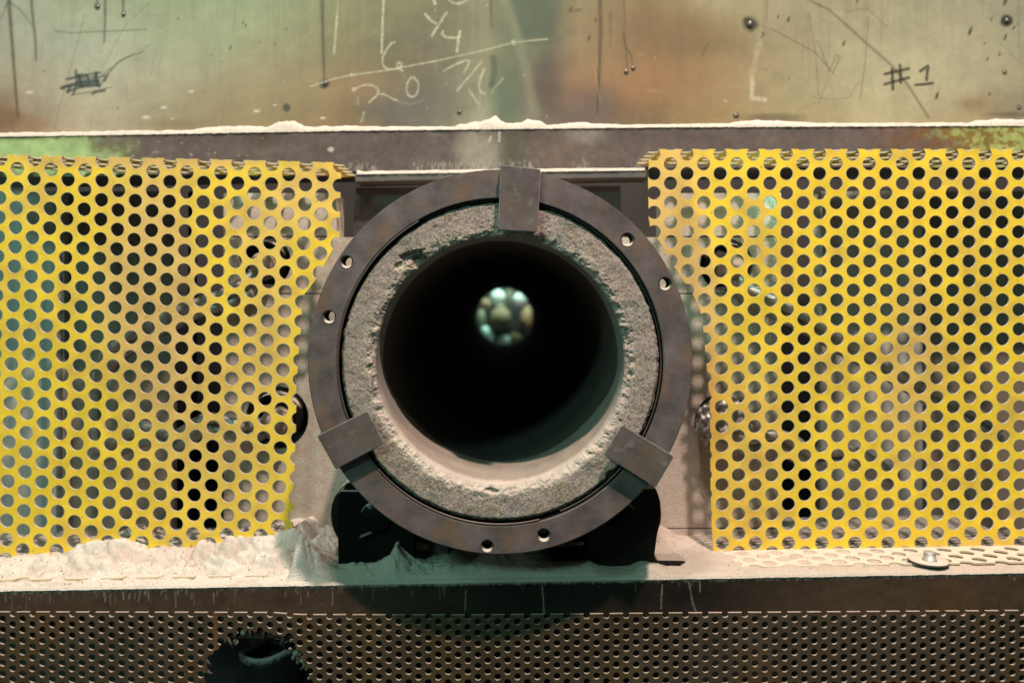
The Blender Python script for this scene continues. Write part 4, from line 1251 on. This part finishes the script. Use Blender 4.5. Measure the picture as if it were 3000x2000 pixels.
def spaint(u, v):
    C = np.zeros((len(u), 3)); C[:] = lin((70, 56, 42))
    n = fbm(u / 90, v / 200, 3, 401)
    m = (smooth(.45, .75, n) * .5)[:, None]; C = C * (1 - m) + lin((84, 58, 26)) * m
    m = (np.exp(-((u - 628) / 7) ** 2) * .8)[:, None]; C = C * (1 - m) + lin((120, 72, 30)) * m
    m = (smooth(700, 1300, u) * (1 - smooth(1700, 2200, u)) * .4)[:, None]; C = C * (1 - m) + lin((66, 52, 26)) * m
    return C * (.8 + .4 * fbm(u / 30, v / 40, 3, 405))[:, None]


scr = cut_plate('lower_screen', outs, hs_, lambda u, v, w: (CX + (u - VX) * KS, SY + w, CZ + (VY - v) * KS), .0034, (M_screen, M_sedge), seg=14, voids=(void,), paintf=spaint)
tag(scr, 'brown finely perforated steel screen along the bottom with a ragged torn opening', 'screen')
# torn crust round the opening
# crumbs strewn over the dust
cv = []; cf = []
rc = np.random.RandomState(17)
ico = [(0, 0, 1), (.89, 0, .45), (.28, .85, .45), (-.72, .53, .45), (-.72, -.53, .45), (.28, -.85, .45), (0, 0, -.6)]
icf = [(0, 1, 2), (0, 2, 3), (0, 3, 4), (0, 4, 5), (0, 5, 1), (6, 2, 1), (6, 3, 2), (6, 4, 3), (6, 5, 4), (6, 1, 5)]
for i in range(2600):
    yi = rc.randint(4, len(ys) - 2); xi = rc.randint(3, len(xs) - 3)
    if px_[yi, xi] > 2150 and rc.rand() < .7: continue
    r_ = .0005 + .0011 * rc.rand() ** 3
    b0 = len(cv); j_ = rc.uniform(.7, 1.3, (7, 3))
    for k_, q_ in enumerate(ico):
        cv.append((XX[yi, xi] + q_[0] * r_ * j_[k_, 0], YY[yi, xi] + q_[1] * r_ * j_[k_, 1], Z[yi, xi] + q_[2] * r_ * j_[k_, 2]))
    cf += [(a + b0, b + b0, c + b0) for a, b, c in icf]
me = bpy.data.meshes.new('dust_crumbs'); me.from_pydata(cv, [], cf); me.update()
setcol(me, np.repeat(rc.choice([.30, .42, .5], len(cv) // 7)[:, None], 7, 0).reshape(-1, 1) * np.array([[1, .84, .7]]))
tag(link('dust_crumbs', me, None, (M_dust,)), 'loose crumbs scattered over the powder on the ledge', 'crumbs', kind='stuff')
hd = empty('rubber_duct', W(800, 2060, .10))
tag(hd, 'black rubber duct with a dusty rim inside the torn hole of the lower screen', 'duct')
c = W(795, 1900, .115)
rows_ = []
for (r, z) in [(.0001, -.03), (.028, -.028), (.0300, -.004), (.032, .002), (.0355, .005), (.0395, .0022), (.041, -.008), (.042, -.12), (.042, -.3)]:
    rows_.append([(c[0] + r * math.cos(a_) * 1.05, c[1] + r * math.sin(a_) * .9, c[2] + z + .006 * math.cos(a_) - .002 * math.sin(3 * a_)) for a_ in np.linspace(0, 2 * math.pi, 48, endpoint=False)])
under(hd, grid_mesh('duct_wall', np.array(rows_), None, (M_rubber,), closed_u=True))
rc = np.random.RandomState(23)
spots_ = [(866, 1912, 9), (876, 1926, 10), (860, 1926, 7), (884, 1934, 6), (892, 1942, 6), (872, 1940, 5), (712, 1852, 8), (690, 1880, 9), (845, 1862, 7), (852, 1875, 5), (850, 1900, 5), (838, 1906, 4), (905, 1985, 5)]
for i, (a_, b_, r) in enumerate(spots_):
    yq = .050 + rc.uniform(-.002, .006)
    p = W(a_, b_, yq)
    o = crumple('dust_clod', (p[0], p[2]), r * KS * 1.05, yq, (M_screen2 if i % 3 else M_pink,), 500 + i); under(hd, o)
# bent strands of torn screen
for i, (a_, b_, a2, b2) in enumerate([(668, 1868, 684, 1896), (730, 1838, 738, 1870), (772, 1846, 770, 1872), (830, 1864, 822, 1884), (884, 1908, 870, 1922), (606, 1962, 624, 1972), (603, 1930, 622, 1948), (896, 1940, 880, 1960)]):
    p0 = Vector(W(a_, b_, SY + .001)); p1 = Vector(W(a2, b2, SY + .012)); pm = (p0 + p1) / 2 + Vector((.001, -.003, 0))
    under(hd, tube('torn_strand', [tuple(p0), tuple(pm), tuple(p1)], .0016, (M_screen2,), seg=6, radii=[.0022, .0016, .0006]))
for i, (a_, b_, r) in enumerate([(770, 1868, 18), (835, 1885, 20), (742, 1880, 12)]):
    p = W(a_, b_, .064)
    under(hd, crumple('torn_flap', (p[0], p[2]), r * KS, .066, (M_rubber,), 530 + i))
p = W(812, 1862, .06)
under(hd, crumple('torn_flap', (p[0], p[2]), .020, .075, (M_rubber,), 520))
under(hd, boxw('pink_block', W(802, 1872, .06)[:1] + (.058,) + W(802, 1872, .06)[2:], (W(824, 1850, .06)[0], .068, W(824, 1846, .06)[2]), (M_pink,), bev=.0015))
